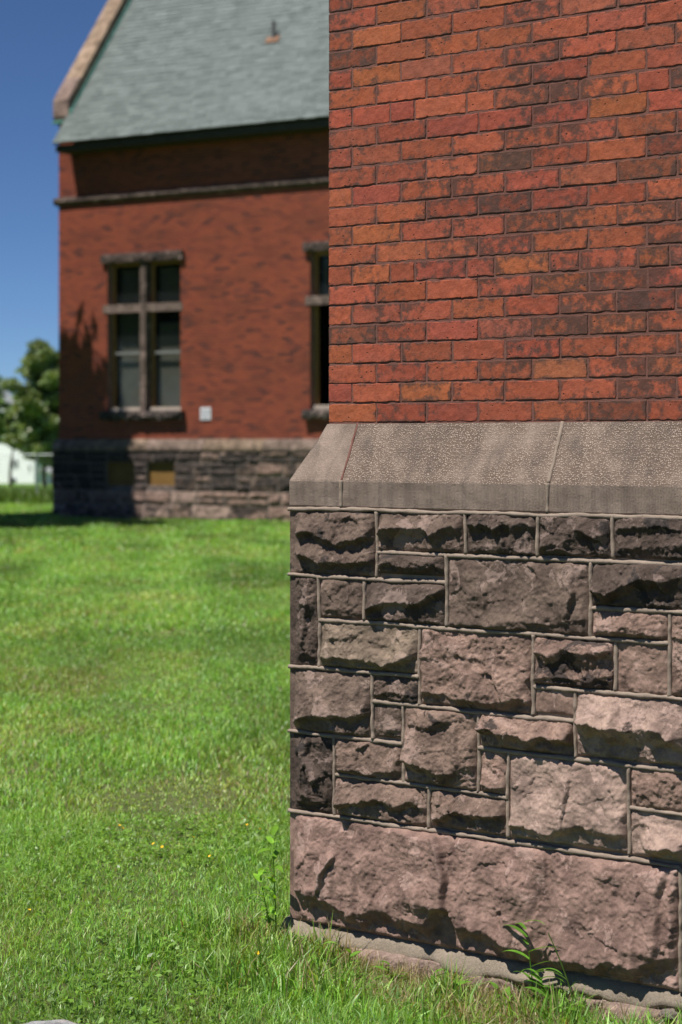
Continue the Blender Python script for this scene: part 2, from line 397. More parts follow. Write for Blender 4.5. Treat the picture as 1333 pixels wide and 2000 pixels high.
def brick_color(s, k, rr):
    c = list(rr.choice(PAL)); f = rr.uniform(.82, 1.13); c = [c[0]*f*.86, c[1]*f*rr.uniform(.82,.99), c[2]*f*.95]
    right = min(1, max(0, (s-.25)/1.0))
    st = .34+.26*rr.random()**1.5+.2*right
    if k < 10: st += .16*right+.06*rr.random()
    if rr.random() < .03+.09*right*(1 if k < 13 else .5): st = rr.uniform(.66, .86); c = [c[0]*.72, c[1]*.82, c[2]*.9]
    elif rr.random() < .07: c = [c[0]*.95, c[1]*1.08, c[2]*1.25]
    return (c[0], c[1], c[2], min(1, st))
J = .0058
NCO = 24; SMAX = 1.43
extra = []     # bricks past the frame: joined
rr = random.Random(11)
for k in range(int((NTOP-Z_CAPT)/CO)):
    z = Z_CAPT+.003+k*CO
    edges = [0.]
    if k % 8 == 7:
        edges += [.0975, .253, .350]; s = .350; t = 0
        while s < NLEN-P-.25:
            s += (.2 if t % 2 == 0 else .105); edges.append(s); t += 1
    else:
        s = .197 if k % 2 == 0 else .0975; edges.append(s)
        while s < NLEN-P-.25: s += .1985+rr.uniform(-.0012, .0012); edges.append(s)
    for i in range(len(edges)-1):
        a, b = edges[i], edges[i+1]
        w = b-a-J*(.5 if i == 0 else 1); x = P+a+(0 if i == 0 else J/2)
        if k < NCO and a < SMAX:
            d = (.0925 if k % 2 == 0 else .19) if i == 0 else .05
            wq = round(w/.004)*.004
            me = brick_mesh(wq, d, rr.randrange(8) if i else rr.randrange(3))
            o = link('brick', me, None, wallo, color=brick_color(a, k, rr))
            o.scale = (w/wq, 1, 1); o.location = (x, P+rr.uniform(-.0010, .0012), z+rr.uniform(-.0007, .0007)+.0016*math.sin(x*3.1+k*1.7)*math.sin(k*.9+x))
            o.rotation_euler = (rr.uniform(-.004,.004), rr.uniform(-.0025,.0025), rr.uniform(-.003,.003))
        else: extra.append((x, x+w, z, z+CO-J, 0))
    # return wall round the corner
    y = P+((.0925 if k % 2 == 0 else .19) if k < NCO else 0)+(J if k < NCO else 0)
    while y < NRET-.2:
        L = .1915; extra.append((y, y+L, z, z+CO-J, 1)); y += L+J
mb = MB()
for a, b, z0, z1, side in extra:
    if side == 0: mb.chbox(a, b, P, P+.03, z0, z1, .003)
    else:
        m2 = MB().chbox(a, b, 0, .03, z0, z1, .003)
        mb.add([(P+v[1], v[0], v[2]) for v in m2.V], [f[::-1] for f in m2.F])
ob = link('brickwork', mb.mesh('brickwork'), M['fbrick'], wallo, kind='stuff')

# ---- stone base core
basec = link('stone_base', MB().box(.008, NLEN, .008, NRET, -.6, Z_CAPB+.01).mesh('stone_base'), M['bead'], nearb)

def voro(u, v, cell, seed, warp):
    rs = np.random.default_rng(seed)
    u2 = u+warp*fbm(u/cell*.9, v/cell*.9, seed+5, 3); v2 = v+warp*fbm(u/cell*.9+7, v/cell*.9+3, seed+6, 3)
    u0, u1, v0, v1 = u.min()-cell, u.max()+cell, v.min()-cell, v.max()+cell
    n = max(3, int((u1-u0)*(v1-v0)/cell**2))
    pu = rs.uniform(u0, u1, n); pv = rs.uniform(v0, v1, n)
    best = np.full(u.shape, 1e9); idx = np.zeros(u.shape, int)
    for i in range(n):
        dd = (u2-pu[i])**2+(v2-pv[i])**2; m_ = dd < best; best[m_] = dd[m_]; idx[m_] = i
    off = rs.uniform(-1, 1, n); gu = rs.normal(0, .8, n); gv = rs.normal(0, .8, n)
    return off[idx]*.6+(gu[idx]*(u2-pu[idx])+gv[idx]*(v2-pv[idx]))/cell

def stone_mesh(w, h, seed, ridges=(), vsteps=(), proj=.02, rough=1., step=.0038, margin_left=0., back=.012, flat=0., lean=.0):
    """rock-faced block: x 0..w, z 0..h, face towards -y. ridges: (pts(u,v), amp, ramp, fall)"""
    nu = max(6, int(w/step)); nv = max(6, int(h/step))
    U, Vv = np.meshgrid(np.linspace(0, w, nu+1), np.linspace(0, h, nv+1))
    Hh = np.full(U.shape, proj*.25)+lean*(1-Vv/h)
    Hh += proj*.3*fbm(U*9, Vv*9, seed, 3)*rough
    # broad split planes meeting in creases
    rs = np.random.default_rng(seed+700); nf = int(6+w*h/.0045)
    wu = U+.012*fbm(U*14, Vv*14, seed+61, 3); wv_ = Vv+.012*fbm(U*14+5, Vv*14+5, seed+62, 3)
    gem = np.full(U.shape, 9.)
    for _ in range(min(nf, 40)):
        a_, b_ = rs.uniform(-.95, .95, 2); sc_ = rs.uniform(.5, 1.9)
        pu_, pv_ = w*(a_+1)/2, h*(b_+1)/2
        gem = np.minimum(gem, (1-.45*a_*a_-.45*b_*b_)+rs.uniform(-.12, .3)+sc_*(-.9*a_*(wu-pu_)/(w/2)-.9*b_*(wv_-pv_)/(h/2))+rs.normal(0,.25)*(wu-pu_)/(w/2)+rs.normal(0,.25)*(wv_-pv_)/(h/2))
    Hh += (1-flat*.7)*max(proj, .010)*.60*np.clip(gem, -.6, 1.3)
    for pts, A, L, dl in ridges:
        pu = np.array([q[0] for q in pts]); pv = np.array([q[1] for q in pts])
        rv = np.interp(U, pu, pv)+.007*fbm(U*22, Vv*5, seed+21, 4)+.0016*fbm(U*150, Vv*30, seed+23, 2)
        dz = Vv-rv
        e = sstep(pu[0]-.025, pu[0]+.02, U)*(1-sstep(pu[-1]-.02, pu[-1]+.025, U))
        if pu[0] < .03: e = 1-sstep(pu[-1]-.02, pu[-1]+.025, U)
        if pu[-1] > w-.03: e = sstep(pu[0]-.025, pu[0]+.02, U) if pu[0] >= .03 else 1
        amp = .86*A*(.8+.3*fbm(U*18, U*0, seed+31, 3))
        up = np.clip(1-dz/L, 0, 1)**1.3; dn = np.clip(1+dz/(.85*dl*(1+.35*fbm(U*25, Vv*8, seed+33, 3))), 0, 1)
        Hh += e*amp*np.where(dz >= 0, up, dn)
    for pts, A, L, dl in vsteps:
        pv = np.array([q[1] for q in pts]); pu = np.array([q[0] for q in pts]); o_ = np.argsort(pv)
        ru = np.interp(Vv, pv[o_], pu[o_])+.004*fbm(Vv*22, U*0, seed+41, 3)
        du = ru-U
        e = sstep(pv.min()-.02, pv.min()+.02, Vv)*(1-sstep(pv.max()-.02, pv.max()+.02, Vv))
        up = np.clip(1-du/L, 0, 1); dn = np.clip(1+du/dl, 0, 1)
        Hh += e*1.15*A*np.where(du >= 0, up, dn)
    q = (1-flat*.75)*rough
    Hh += q*.0062*voro(U, Vv, .075, seed+1, .03)+q*.0012*voro(U, Vv, .022, seed+2, .011)
    for fr, am, lv, sd in ((10, .011, 3., 71), (26, .0042, 3., 74)):      # spalled layers with crisp edges
        t_ = fbm(U*fr*(.7+.3*rs.random()), Vv*fr*1.25, seed+sd, 3, .45)*lv*.5+.5
        Hh += (1-.55*flat)*rough*am*(np.floor(t_)+sstep(.84, 1., t_-np.floor(t_)))/lv
    Hh += (.0015+.0009*(1-flat))*rough*fbm(U*110, Vv*110, seed+3, 3, .6)+0.0010*q*fbm(U*34, Vv*34, seed+4, 3)
    Hh = np.maximum(Hh, .001+.003*(1+fbm(U*40, Vv*40, seed+8, 3)))
    lat = .015*(1+.5*fbm(Vv*25, U*3, seed+9, 3))
    lin = lambda t: np.clip(t, 0, 1)**.75
    lat = .016*(1+.6*fbm(Vv*25, U*3, seed+9, 3)); lat2 = .018*(1+.6*fbm(Vv*25, U*3, seed+10, 3))
    eu = (.35*sstep(margin_left, margin_left+.006, U)+.65*sstep(margin_left, margin_left+.045, U))*lin((w-U)/lat2) if margin_left else lin(U/lat)*lin((w-U)/lat2)
    ev = lin(Vv/(.011*(1+.4*fbm(U*30, Vv*3, seed+11, 2))))*lin((h-Vv)/(.014*(1+.6*fbm(U*25, Vv*3, seed+12, 2))))
    edge = .0006*fbm(U*200, Vv*80, seed+13, 2)
    Y = -(edge+(Hh)*eu*ev)+.003
    V = np.stack([U, Y, Vv], -1).reshape(-1, 3); Wn = nu+1; Hn = nv+1
    i = (np.arange(Hn-1)[:, None]*Wn+np.arange(Wn-1)).ravel()
    Fc = np.stack([i, i+1, i+1+Wn, i+Wn], -1)
    per = np.array([k for k in range(Wn)]+[j*Wn+Wn-1 for j in range(1, Hn)]+[(Hn-1)*Wn+k for k in range(Wn-2, -1, -1)]+[j*Wn for j in range(Hn-2, 0, -1)])
    bv = V[per].copy(); bv[:, 1] = back; b = len(V); n_ = len(per); a = np.arange(n_); c = (a+1) % n_
    Fc = np.concatenate([Fc, np.stack([per[c], per[a], b+a, b+c], -1)])
    return fastmesh('stone', np.concatenate([V, bv]), Fc, 4, False)

DK, MD, BR, PK, LP, GR = (.098,.073,.061), (.150,.109,.089), (.205,.144,.117), (.268,.182,.149), (.335,.242,.204), (.24,.185,.142)
# x0, x1, top (measured at x0), bottom (measured at x0), colour, crust, projection, flatness, ridges (pixels), vertical steps
ST = [
 (568,737,993,1121,MD,.30,.016,.2,[([(582,1040),(610,1036),(640,1052),(662,1062),(690,1052),(733,1050)],.034,.10,.02),([(578,1077),(605,1085),(640,1098),(690,1100),(730,1095)],.028,.05,.02)],[]),
 (737,909.5,995,1077,MD,.28,.014,.4,[([(742,1044),(752,1030),(800,1029),(838,1032),(850,1044),(870,1032),(907,1024)],.042,.05,.035)],[]),
 (909.5,1051,998,1083,DK,.32,.014,.2,[([(912,1027),(930,1022),(960,1024),(975,1032),(990,1020),(1020,1020),(1049,1032)],.040,.05,.03)],[([(985,1030),(990,1075)],.014,.05,.01)]),
 (1051,1197,1000,1087,DK,.30,.014,.1,[([(1055,1072),(1085,1060),(1105,1060),(1120,1042),(1145,1036),(1165,1052),(1195,1042)],.034,.07,.025)],[]),
 (1197,1349,1002,1092,DK,.40,.012,.1,[([(1200,1037),(1240,1026),(1290,1026),(1345,1042)],.022,.05,.02),([(1200,1067),(1260,1070),(1345,1062)],.022,.04,.02)],[]),
 (737,873.5,1077,1122,DK,.38,.012,.3,[([(742,1107),(770,1101),(800,1111),(830,1109),(855,1102),(871,1112)],.032,.06,.018)],[]),
 (873.5,1155,1084,1228,MD,.14,.024,.85,[([(880,1222),(960,1222),(1020,1214),(1080,1220),(1150,1205)],.010,.05,.015)],[([(1122,1120),(1124,1160),(1116,1208)],.016,.06,.006)]),
 (1155,1349,1091,1185,DK,.36,.014,.3,[([(1160,1150),(1195,1160),(1215,1146),(1260,1132),(1300,1137),(1345,1122)],.046,.09,.03)],[]),
 (568,624.5,1121,1300,DK,.26,.012,.1,[([(582,1186),(600,1176),(622,1182)],.018,.06,.02),([(580,1285),(600,1275),(622,1285)],.018,.07,.02)],[([(604,1140),(606,1180),(598,1260)],.014,.04,.01)]),
 (624.5,711.5,1124,1207,MD,.16,.014,.55,[([(630,1197),(660,1192),(707,1197)],.010,.06,.015)],[([(682,1135),(684,1175)],.010,.04,.008)]),
 (711.5,873.5,1130,1214,DK,.22,.018,.6,[([(716,1192),(728,1188),(760,1173),(810,1181),(840,1171),(871,1152)],.044,.09,.02)],[]),
 (624.5,821,1207,1303,GR,.12,.016,.3,[([(632,1281),(690,1283),(720,1290),(760,1300),(800,1289),(818,1272)],.034,.11,.02),([(645,1246),(700,1241),(760,1262)],.009,.04,.01)],[([(776,1245),(780,1275)],.008,.03,.006)]),
 (821,1042,1222,1377,PK,.20,.018,.15,[([(826,1350),(870,1358),(920,1365),(980,1372),(1038,1366)],.026,.14,.02),([(835,1280),(900,1272),(950,1290)],.010,.05,.015)],[([(905,1250),(915,1330)],.008,.06,.01)]),
 (1042,1203,1239,1338,PK,.42,.014,.1,[([(1050,1267),(1080,1277),(1110,1264),(1150,1277),(1192,1270)],.046,.04,.04),([(1050,1325),(1100,1320),(1150,1328),(1195,1322)],.014,.03,.01)],[]),
 (1203,1308,1249,1354,PK,.10,.008,.7,[],[]),
 (1155,1308,1185,1245,PK,.14,.016,.2,[([(1165,1236),(1220,1233),(1300,1240)],.018,.06,.015)],[]),
 (1308,1349,1196,1362,PK,.18,.012,.4,[],[]),
 (1042,1124.5,1338,1393,PK,.05,.004,.9,[],[]),
 (1124.5,1349,1347,1477,LP,.16,.018,.3,[([(1133,1413),(1160,1411),(1200,1421),(1260,1423),(1297,1419),(1320,1441),(1347,1446)],.070,.085,.055)],[]),
 (568,729,1300,1427,MD,.14,.022,.5,[([(576,1412),(610,1396),(650,1393),(690,1401),(727,1391)],.044,.15,.022)],[]),
 (729,821,1315,1370,MD,.30,.010,.1,[([(735,1357),(780,1352),(818,1354)],.016,.04,.015)],[]),
 (729,788.5,1370,1440,MD,.20,.012,.3,[([(735,1427),(785,1427)],.010,.05,.015)],[]),
 (788.5,936.5,1376,1530,BR,.22,.020,.3,[([(792,1482),(800,1480),(850,1500),(890,1513),(905,1502),(933,1484)],.050,.12,.04),([(792,1408),(850,1418),(880,1406)],.016,.05,.02)],[([(895,1420),(900,1500)],.012,.05,.01)]),
 (936.5,1124.5,1387,1460,PK,.22,.014,.2,[([(942,1422),(965,1422),(1000,1430),(1040,1441),(1080,1437),(1121,1441)],.048,.05,.03)],[]),
 (936.5,994,1460,1549,PK,.08,.012,.4,[([(940,1532),(990,1536)],.018,.08,.02)],[]),
 (994,1230,1468,1637,LP,.02,.026,.8,[([(1000,1612),(1040,1613),(1080,1625),(1110,1622),(1140,1608),(1170,1620),(1225,1632)],.026,.16,.02)],[([(1114,1520),(1113,1560),(1104,1622)],.012,.09,.004)]),
 (1230,1349,1494,1578,PK,.08,.012,.4,[],[]),
 (1230,1349,1578,1672,LP,.10,.010,.5,[([(1268,1652),(1300,1656),(1347,1660)],.062,.07,.03)],[]),
 (568,654.5,1427,1582,DK,.24,.014,.1,[([(578,1468),(595,1460),(615,1522),(652,1502)],.030,.06,.025),([(580,1566),(620,1560),(652,1562)],.018,.05,.02)],[([(606,1440),(600,1500),(610,1560)],.014,.04,.01)]),
 (654.5,788.5,1437,1513,BR,.16,.014,.3,[([(660,1500),(700,1500),(740,1511),(785,1502)],.018,.08,.015)],[]),
 (654.5,839.5,1513,1593,BR,.16,.014,.2,[([(658,1566),(700,1566),(740,1562),(780,1576),(810,1566),(837,1576)],.042,.08,.025)],[]),
 (839.5,994,1537,1615,BR,.16,.012,.1,[([(843,1594),(880,1591),(905,1583),(940,1589),(990,1592)],.036,.06,.025)],[]),
 (568,1331,1582,1796,(.258,.170,.144),.04,.020,.75,[([(570,1724),(605,1738),(650,1754),(690,1783),(720,1779),(768,1776),(778,1791),(842,1796),(868,1766),(885,1764),(905,1802),(920,1809),(960,1813),(1000,1840),(1060,1852),(1120,1872),(1170,1884),(1200,1872),(1240,1882),(1290,1874),(1329,1862)],.062,.38,.055)],
   [([(855,1622),(872,1660),(880,1700),(882,1775)],.034,.22,.010),([(664,1665),(646,1700),(636,1742)],.018,.05,.008),([(1300,1700),(1288,1760),(1292,1870)],.018,.12,.015),([(1062,1660),(1070,1720)],.010,.08,.01),([(1180,1690),(1200,1760)],.008,.1,.01)]),
]
JW = .0142     # bead width
SMX = near(1349, 1000)[0]
beads_h, beads_v = set(), set()
for i, (x0, x1, t, b, c, cr, pr, fl, rg, vs) in enumerate(ST):
    u0, zt = near(x0, t); _, zb = near(x0, b); u1 = near(x1, t)[0]
    if x0 == 568: u0 = 0
    g = JW*.32
    X0 = u0+(0 if x0 == 568 else g); X1 = u1-g; Z0 = zb+g; Z1 = zt-g
    def cv(pts): 
        out = []
        for q in pts:
            s_, z_ = near(*q); out.append((s_-X0, z_-Z0))
        return out
    me = stone_mesh(X1-X0, Z1-Z0, 50+i*13, [(cv(p_), A, L, dl) for p_, A, L, dl in rg], [(cv(p_), A, L, dl) for p_, A, L, dl in vs],
                    pr, 1., .0038, .022 if x0 == 568 else 0, .02, fl, pr*.3)
    f = R.uniform(.93, 1.07)
    link('stone', me, M['stone'], basec, loc=(X0, 0, Z0), color=(c[0]*f, c[1]*f, c[2]*f, cr)).pass_index = int(fl*100)
    beads_h.add((round(zt, 4), round(u0, 4), round(u1, 4)))
    beads_v.add((round(u1, 4), round(zb, 4), round(zt, 4)))
# merge bead runs
def merge(items, tol=.012):
    items = sorted(items); groups = []
    for k, a, b in items:
        for g_ in groups:
            if abs(g_[0]-k) < tol and a <= g_[2]+.02 and b >= g_[1]-.02:
                g_[1] = min(g_[1], a); g_[2] = max(g_[2], b); break
        else: groups.append([k, a, b])
    return groups
def bead_mesh(L, seed, vertical, wid=JW, out=.0085):
    n = max(4, int(L/.007)); t = np.linspace(0, L, n)
    prof = [(-1, .004), (-.95, -.3), (-.6, -.85), (0, -1.0), (.6, -.85), (.95, -.3), (1, .004)]
    wv = 1+.2*fbm(t*26, t*0, seed, 4); cw = .0022*fbm(t*7, t*0, seed+3, 3)+.0006*fbm(t*60, t*0, seed+6, 2); hw = 1+.32*fbm(t*45, t*0, seed+9, 4)
    V = []; k = len(prof)
    for i in range(n):
        for a, o_ in prof:
            x = a*wid*.5*wv[i]+cw[i]; y = o_*out*hw[i] if o_ < 0 else .010
            V.append((x, y, t[i]) if vertical else (t[i], y, x))
    Fc = []
    for i in range(n-1):
        for j in range(k-1):
            a = i*k+j; q = (a, a+1, a+1+k, a+k); Fc.append(q if vertical else q[::-1])
    Fc += [tuple(range(k)) if not vertical else tuple(range(k-1,-1,-1)), tuple((n-1)*k+j for j in (range(k-1,-1,-1) if not vertical else range(k)))]
    return pymesh('mortar_bead', V, Fc, True)
for i, (z, a, b) in enumerate(merge(beads_h)):
    aa = a-.003 if a < .01 else a
    link('mortar_bead', bead_mesh(b-aa, 300+i, False), M['bead'], basec, loc=(aa, 0, z))
for i, (u, a, b) in enumerate(merge(beads_v)):
    if u > SMX-.02: continue
    link('mortar_bead', bead_mesh(b-a-.006, 500+i, True, JW*.95, .0078), M['bead'], basec, loc=(u, 0, a+.003))
# right-hand column and beyond, and the return round the corner: coursed blocks
def ashlar(x0, x1, z0, z1, seed, frame_side, first=True):
    rq = random.Random(seed); z = z1; out = []
    while z > z0+.05:
        h = rq.choice([.14, .17, .20, .23]); h = min(h, z-z0)
        if z-h-z0 < .08: h = z-z0
        x = x0
        while x < x1-.02:
            w = rq.uniform(.12, .5) if x == x0 else rq.uniform(.2, .42); w = min(w, x1-x)
            if x1-x-w < .12: w = x1-x
            me = stone_mesh(w-.008, h-.008, rq.randrange(9999), [([(.01, h*rq.uniform(.25,.45)), (w*.5, h*rq.uniform(.2,.45)), (w-.02, h*rq.uniform(.25,.45))], rq.uniform(.02,.045), .1, .025)], [], .014, 1., .008, 0, .02, .3)
            c = rq.choice([DK, MD, BR, PK, PK]); o = link('stone', me, M['stone'], basec, color=(*c, rq.uniform(.1,.3)))
            if frame_side: o.location = (0, x+w, z-h+.004); o.rotation_euler = (0, 0, -math.pi/2)
            else: o.location = (x+.004, 0, z-h+.004)
            x += w
        z -= h
ZB0 = near(568, 1796)[1]
ashlar(SMX+.003, NLEN-.02, ZB0, Z_CAPB, 3, False); ashlar(.06, 2.4, ZB0, Z_CAPB, 4, True)

# ---- water table (dressed stone cap)
wt = link('water_table', MB().prism([(.02, Z_CAPB+.012), (.02, Z_CAPE-.015), (P+.012, Z_CAPT-.012), (P+.04, Z_CAPT-.012), (P+.04, Z_CAPB+.012)], .1, NLEN).mesh('water_table'), M['bead'], nearb)
def cap_stone(x0, x1, seed, mitre0=False):
    """section swept along x; subdivided with a little wear"""
    sec = [(.10, Z_CAPB+.006), (.004, Z_CAPB+.006), (.0, Z_CAPB+.012), (0., Z_CAPB+.04), (0., Z_CAPE-.03), (0, Z_CAPE-.004), (.003, Z_CAPE+.004), (.022, Z_CAPE+.043), (.045, Z_CAPE+.088), (.068, Z_CAPE+.134), (P-.003, Z_CAPT-.003), (P+.03, Z_CAPT+.001)]
    n = max(3, int((x1-x0)/.02)); V = []; k = len(sec)
    for i in range(n+1):
        x = x0+(x1-x0)*i/n
        for j, (y, z) in enumerate(sec):
            w_ = .0013*float(vnoise(np.array([x*25.]), np.array([j*1.7+seed]), seed)[0]) if 1 < j < k-2 else 0
            xx = x
            if mitre0: xx = max(x, y) if i > 0 else y
            V.append((xx-x0, y+w_, z+w_*.6))
    Fc = [(i*k+j, i*k+j+1, (i+1)*k+j+1, (i+1)*k+j)[::-1] for i in range(n) for j in range(k-1)]
    Fc += [tuple(range(k)), tuple(n*k+j for j in range(k-1, -1, -1))]
    return pymesh('cap_stone', V, Fc)
e0 = near(667, 950)[0]; e1 = near(1071, 960)[0]
for i, (a, b, pk) in enumerate(((0, e0-.004, .25), (e0+.004, e1-.004, 1.), (e1+.004, e1+.62, 1.), (e1+.628, e1+1.3, .8), (e1+1.308, NLEN, .9))):
    link('cap_stone', cap_stone(a, b, 30+i*3, i == 0), M['cap'], wt, loc=(a, 0, 0), color=(1, 1, 1, pk))
# return caps (mirror of the section round the corner)
for i, (a, b) in enumerate(((0, .5), (.508, 1.2), (1.208, NRET))):
    me = cap_stone(a, b, 70+i, i == 0)
    V = [v.co.copy() for v in me.vertices]
    for v, c in zip(me.vertices, V): v.co = (c.y, c.x+a, c.z)
    me.flip_normals(); o = link('cap_stone', me, M['cap'], wt, color=(1, 1, 1, .8))
for i, ex in enumerate((e0, e1, e1+.624, e1+1.304)):
    o = link('mortar_bead', bead_mesh(Z_CAPE-Z_CAPB-.006, 700+i, True, .012, .0055), M['bead'], wt, loc=(ex, 0, Z_CAPB+.008))
    L = math.hypot(P, Z_CAPT-Z_CAPE)-.004
    o = link('mortar_bead', bead_mesh(L, 710+i, True, .012 if i else .007, .0045 if i else .0012), M['bead'] if i else M['bmortar'], wt, loc=(ex, .001, Z_CAPE+.002))
    o.rotation_euler = (-math.atan2(P, Z_CAPT-Z_CAPE), 0, 0)

# ---- footing: sandy mortar ledge over rubble
def ledge_mesh():
    n = 260; xs = np.linspace(-.02, NLEN, n); V = []; k = 7
    e = .010*fbm(xs*5, xs*0, 91, 4); e2 = .008*fbm(xs*14, xs*0, 92, 4)
    for i, x in enumerate(xs):
        o_ = .030+e[i]*1.3+e2[i]*.9; dn = .046+.014*float(vnoise(np.array([x*7]), np.array([3.]), 95)[0])
        fade = 1 if x < .95 else (max(.45, 1-(x-.95)*2.2))
        o_ *= fade
        for y, z in ((.03, ZB0+.004), (.004, ZB0+.001), (-o_*.4, ZB0-dn*.35), (-o_*.8, ZB0-dn*.72), (-o_, ZB0-dn*.96), (-o_+.004, ZB0-dn-.012), (.03, ZB0-dn-.016)):
            V.append((x, y, z+.006*float(fbm(np.array([x*38]), np.array([y*90]), 97)[0])))
    Fc = [(i*k+j, i*k+j+1, (i+1)*k+j+1, (i+1)*k+j)[::-1] for i in range(n-1) for j in range(k-1)]
    return pymesh('mortar_ledge', V, Fc, True)
foot = link('footing', MB().box(-.015, NLEN, .0, NRET, -.7, ZB0-.035).mesh('footing'), M['ledge'], nearb)
link('mortar_ledge', ledge_mesh(), M['ledge'], foot)
x = -.02; rq = random.Random(21); i = 0
while x < 2.6:
    w = rq.uniform(.22, .5); h = .22; top = ZB0-.046+rq.uniform(-.006, .006)-(.012 if x > .9 else 0)
    me = stone_mesh(w-.003, h, 900+i*5, [([(.0, h*.72), (w*.5, h*rq.uniform(.68,.8)), (w, h*.72)], .014, .05, .02)], [], .018, 1.25, .005, 0, .04, 0)
    f = rq.uniform(.9, 1.15)
    link('rubble_stone', me, M['stone'], foot, loc=(x, -.018+rq.uniform(-.008, .006), top-h), color=(.29*f,.215*f,.185*f,.10))
    x += w; i += 1

# ------------------------------------------------------------------ far building
farb = empty('brick_hall', 'red brick hall with grey-green shingle roof, gable coping and stone cross windows', 'building', (C2[0], C2[1], 0), -PHI2)
FL, FDEP = 13.5, 9.6
EAVE_O = .64
s_, z_e = on_wall(112, 278, C2, d2, EAVE_O, n2); Z_EAVE = z_e
TANB = 1.30
FCO = .067
Z_FB = 1.71        # foot of the far brickwork
def fx(px): return far_(px, 800)[0]
def fz(px, py): return far_(px, py)[1]
WZ1, WZT0, WZT1, WZ0 = fz(281,510), fz(281,594), fz(281,608), fz(281,803)
W1 = (fx(210), fx(353)); W2 = (fx(606), fx(606)+W1[1]-W1[0]); W3 = (W2[0]+5.2, W2[0]+5.2+W1[1]-W1[0])
OPEN = [(a, b, WZ0, WZ1) for a, b in (W1, W2, W3)]
ZTOPW = Z_EAVE+.5
def wall_cells(x0, x1, z0, z1, openings, y0, thick):
    xs = sorted({x0, x1, *[v for o in openings for v in o[:2]]}); zs = sorted({z0, z1, *[v for o in openings for v in o[2:]]})
    solid = lambda x, z: not any(o[0] < x < o[1] and o[2] < z < o[3] for o in openings)
    mb = MB()
    for i in range(len(xs)-1):
        for j in range(len(zs)-1):
            a, b, c, d = xs[i], xs[i+1], zs[j], zs[j+1]
            if not solid((a+b)/2, (c+d)/2): continue
            mb.add([(a,y0,c),(b,y0,c),(b,y0,d),(a,y0,d)], [(0,1,2,3)])
            for dx, dz, q in ((-1,0,[(a,c),(a,d)]),(1,0,[(b,d),(b,c)]),(0,-1,[(b,c),(a,c)]),(0,1,[(a,d),(b,d)])):
                mx = (a+b)/2+dx*((b-a)/2+.001); mz = (c+d)/2+dz*((d-c)/2+.001)
                if not (x0 < mx < x1 and z0 < mz < z1) or solid(mx, mz): continue
                (p0, q0), (p1, q1) = q
                mb.add([(p0,y0,q0),(p1,y0,q1),(p1,y0+thick,q1),(p0,y0+thick,q0)], [(0,1,2,3)])
    return mb
mb = wall_cells(.012, FL, Z_FB-.05, ZTOPW, OPEN, .012, .30)
mb.add([(.012,.012,0),(.012,FDEP,0),(.012,FDEP,ZTOPW),(.012,.012,ZTOPW)], [(0,3,2,1)])
mb.add([(FL,.012,0),(FL,FDEP,0),(FL,FDEP,ZTOPW),(FL,.012,ZTOPW)], [(0,1,2,3)])
mb.add([(.012,FDEP,0),(FL,FDEP,0),(FL,FDEP,ZTOPW),(.012,FDEP,ZTOPW)], [(0,3,2,1)])
fwall = link('brick_wall', mb.mesh('brick_wall'), M['fmortar'], farb)
mb = MB(); rq = random.Random(8); k = 0; z = Z_FB
while z < ZTOPW-.3:
    x = 0.; first = .2 if k % 2 == 0 else .1
    while x < FL-.1:
        w = first if x == 0 else .2; a, b = x, x+w-.008; zc = z+.03
        for o in OPEN:
            if o[2]-.02 < zc < o[3]+.02:
                if a >= o[0]-.0 and b <= o[1]: a = b
                elif a < o[0] < b: b = o[0]
                elif a < o[1] < b: a = o[1]
        if b-a > .02:
            yo = rq.uniform(-.0015, .0015)
            V = [(a,yo,z),(b,yo,z),(b,yo,z+FCO-.013),(a,yo,z+FCO-.013),(a,.016,z),(b,.016,z),(b,.016,z+FCO-.013),(a,.016,z+FCO-.013)]
            mb.add(V, [(0,1,2,3),(4,5,1,0),(5,6,2,1),(6,7,3,2),(7,4,0,3)])
        x += w
    # return bricks at the gable end
    y = .012
    while y < 4:
        V = [(0,y,z),(0,y+.19,z),(0,y+.19,z+FCO-.013),(0,y,z+FCO-.013)]; mb.add(V, [(0,3,2,1)]); y += .2
    z += FCO; k += 1
link('brickwork', mb.mesh('brickwork'), M['fbrick'], fwall, kind='stuff')

# string course
zc = fz(112, 391); zc2 = fz(112, 401)
sc_ = link('string_course', MB().prism([(.0, zc2-.02), (-.05, zc2), (-.09, zc2+.05), (-.09, zc), (.0, zc+.05), (.1, zc+.05), (.1, zc2-.02)], -.09, FL).mesh('string_course'), M['fstone'], farb, color=(.11,.082,.072,.25))
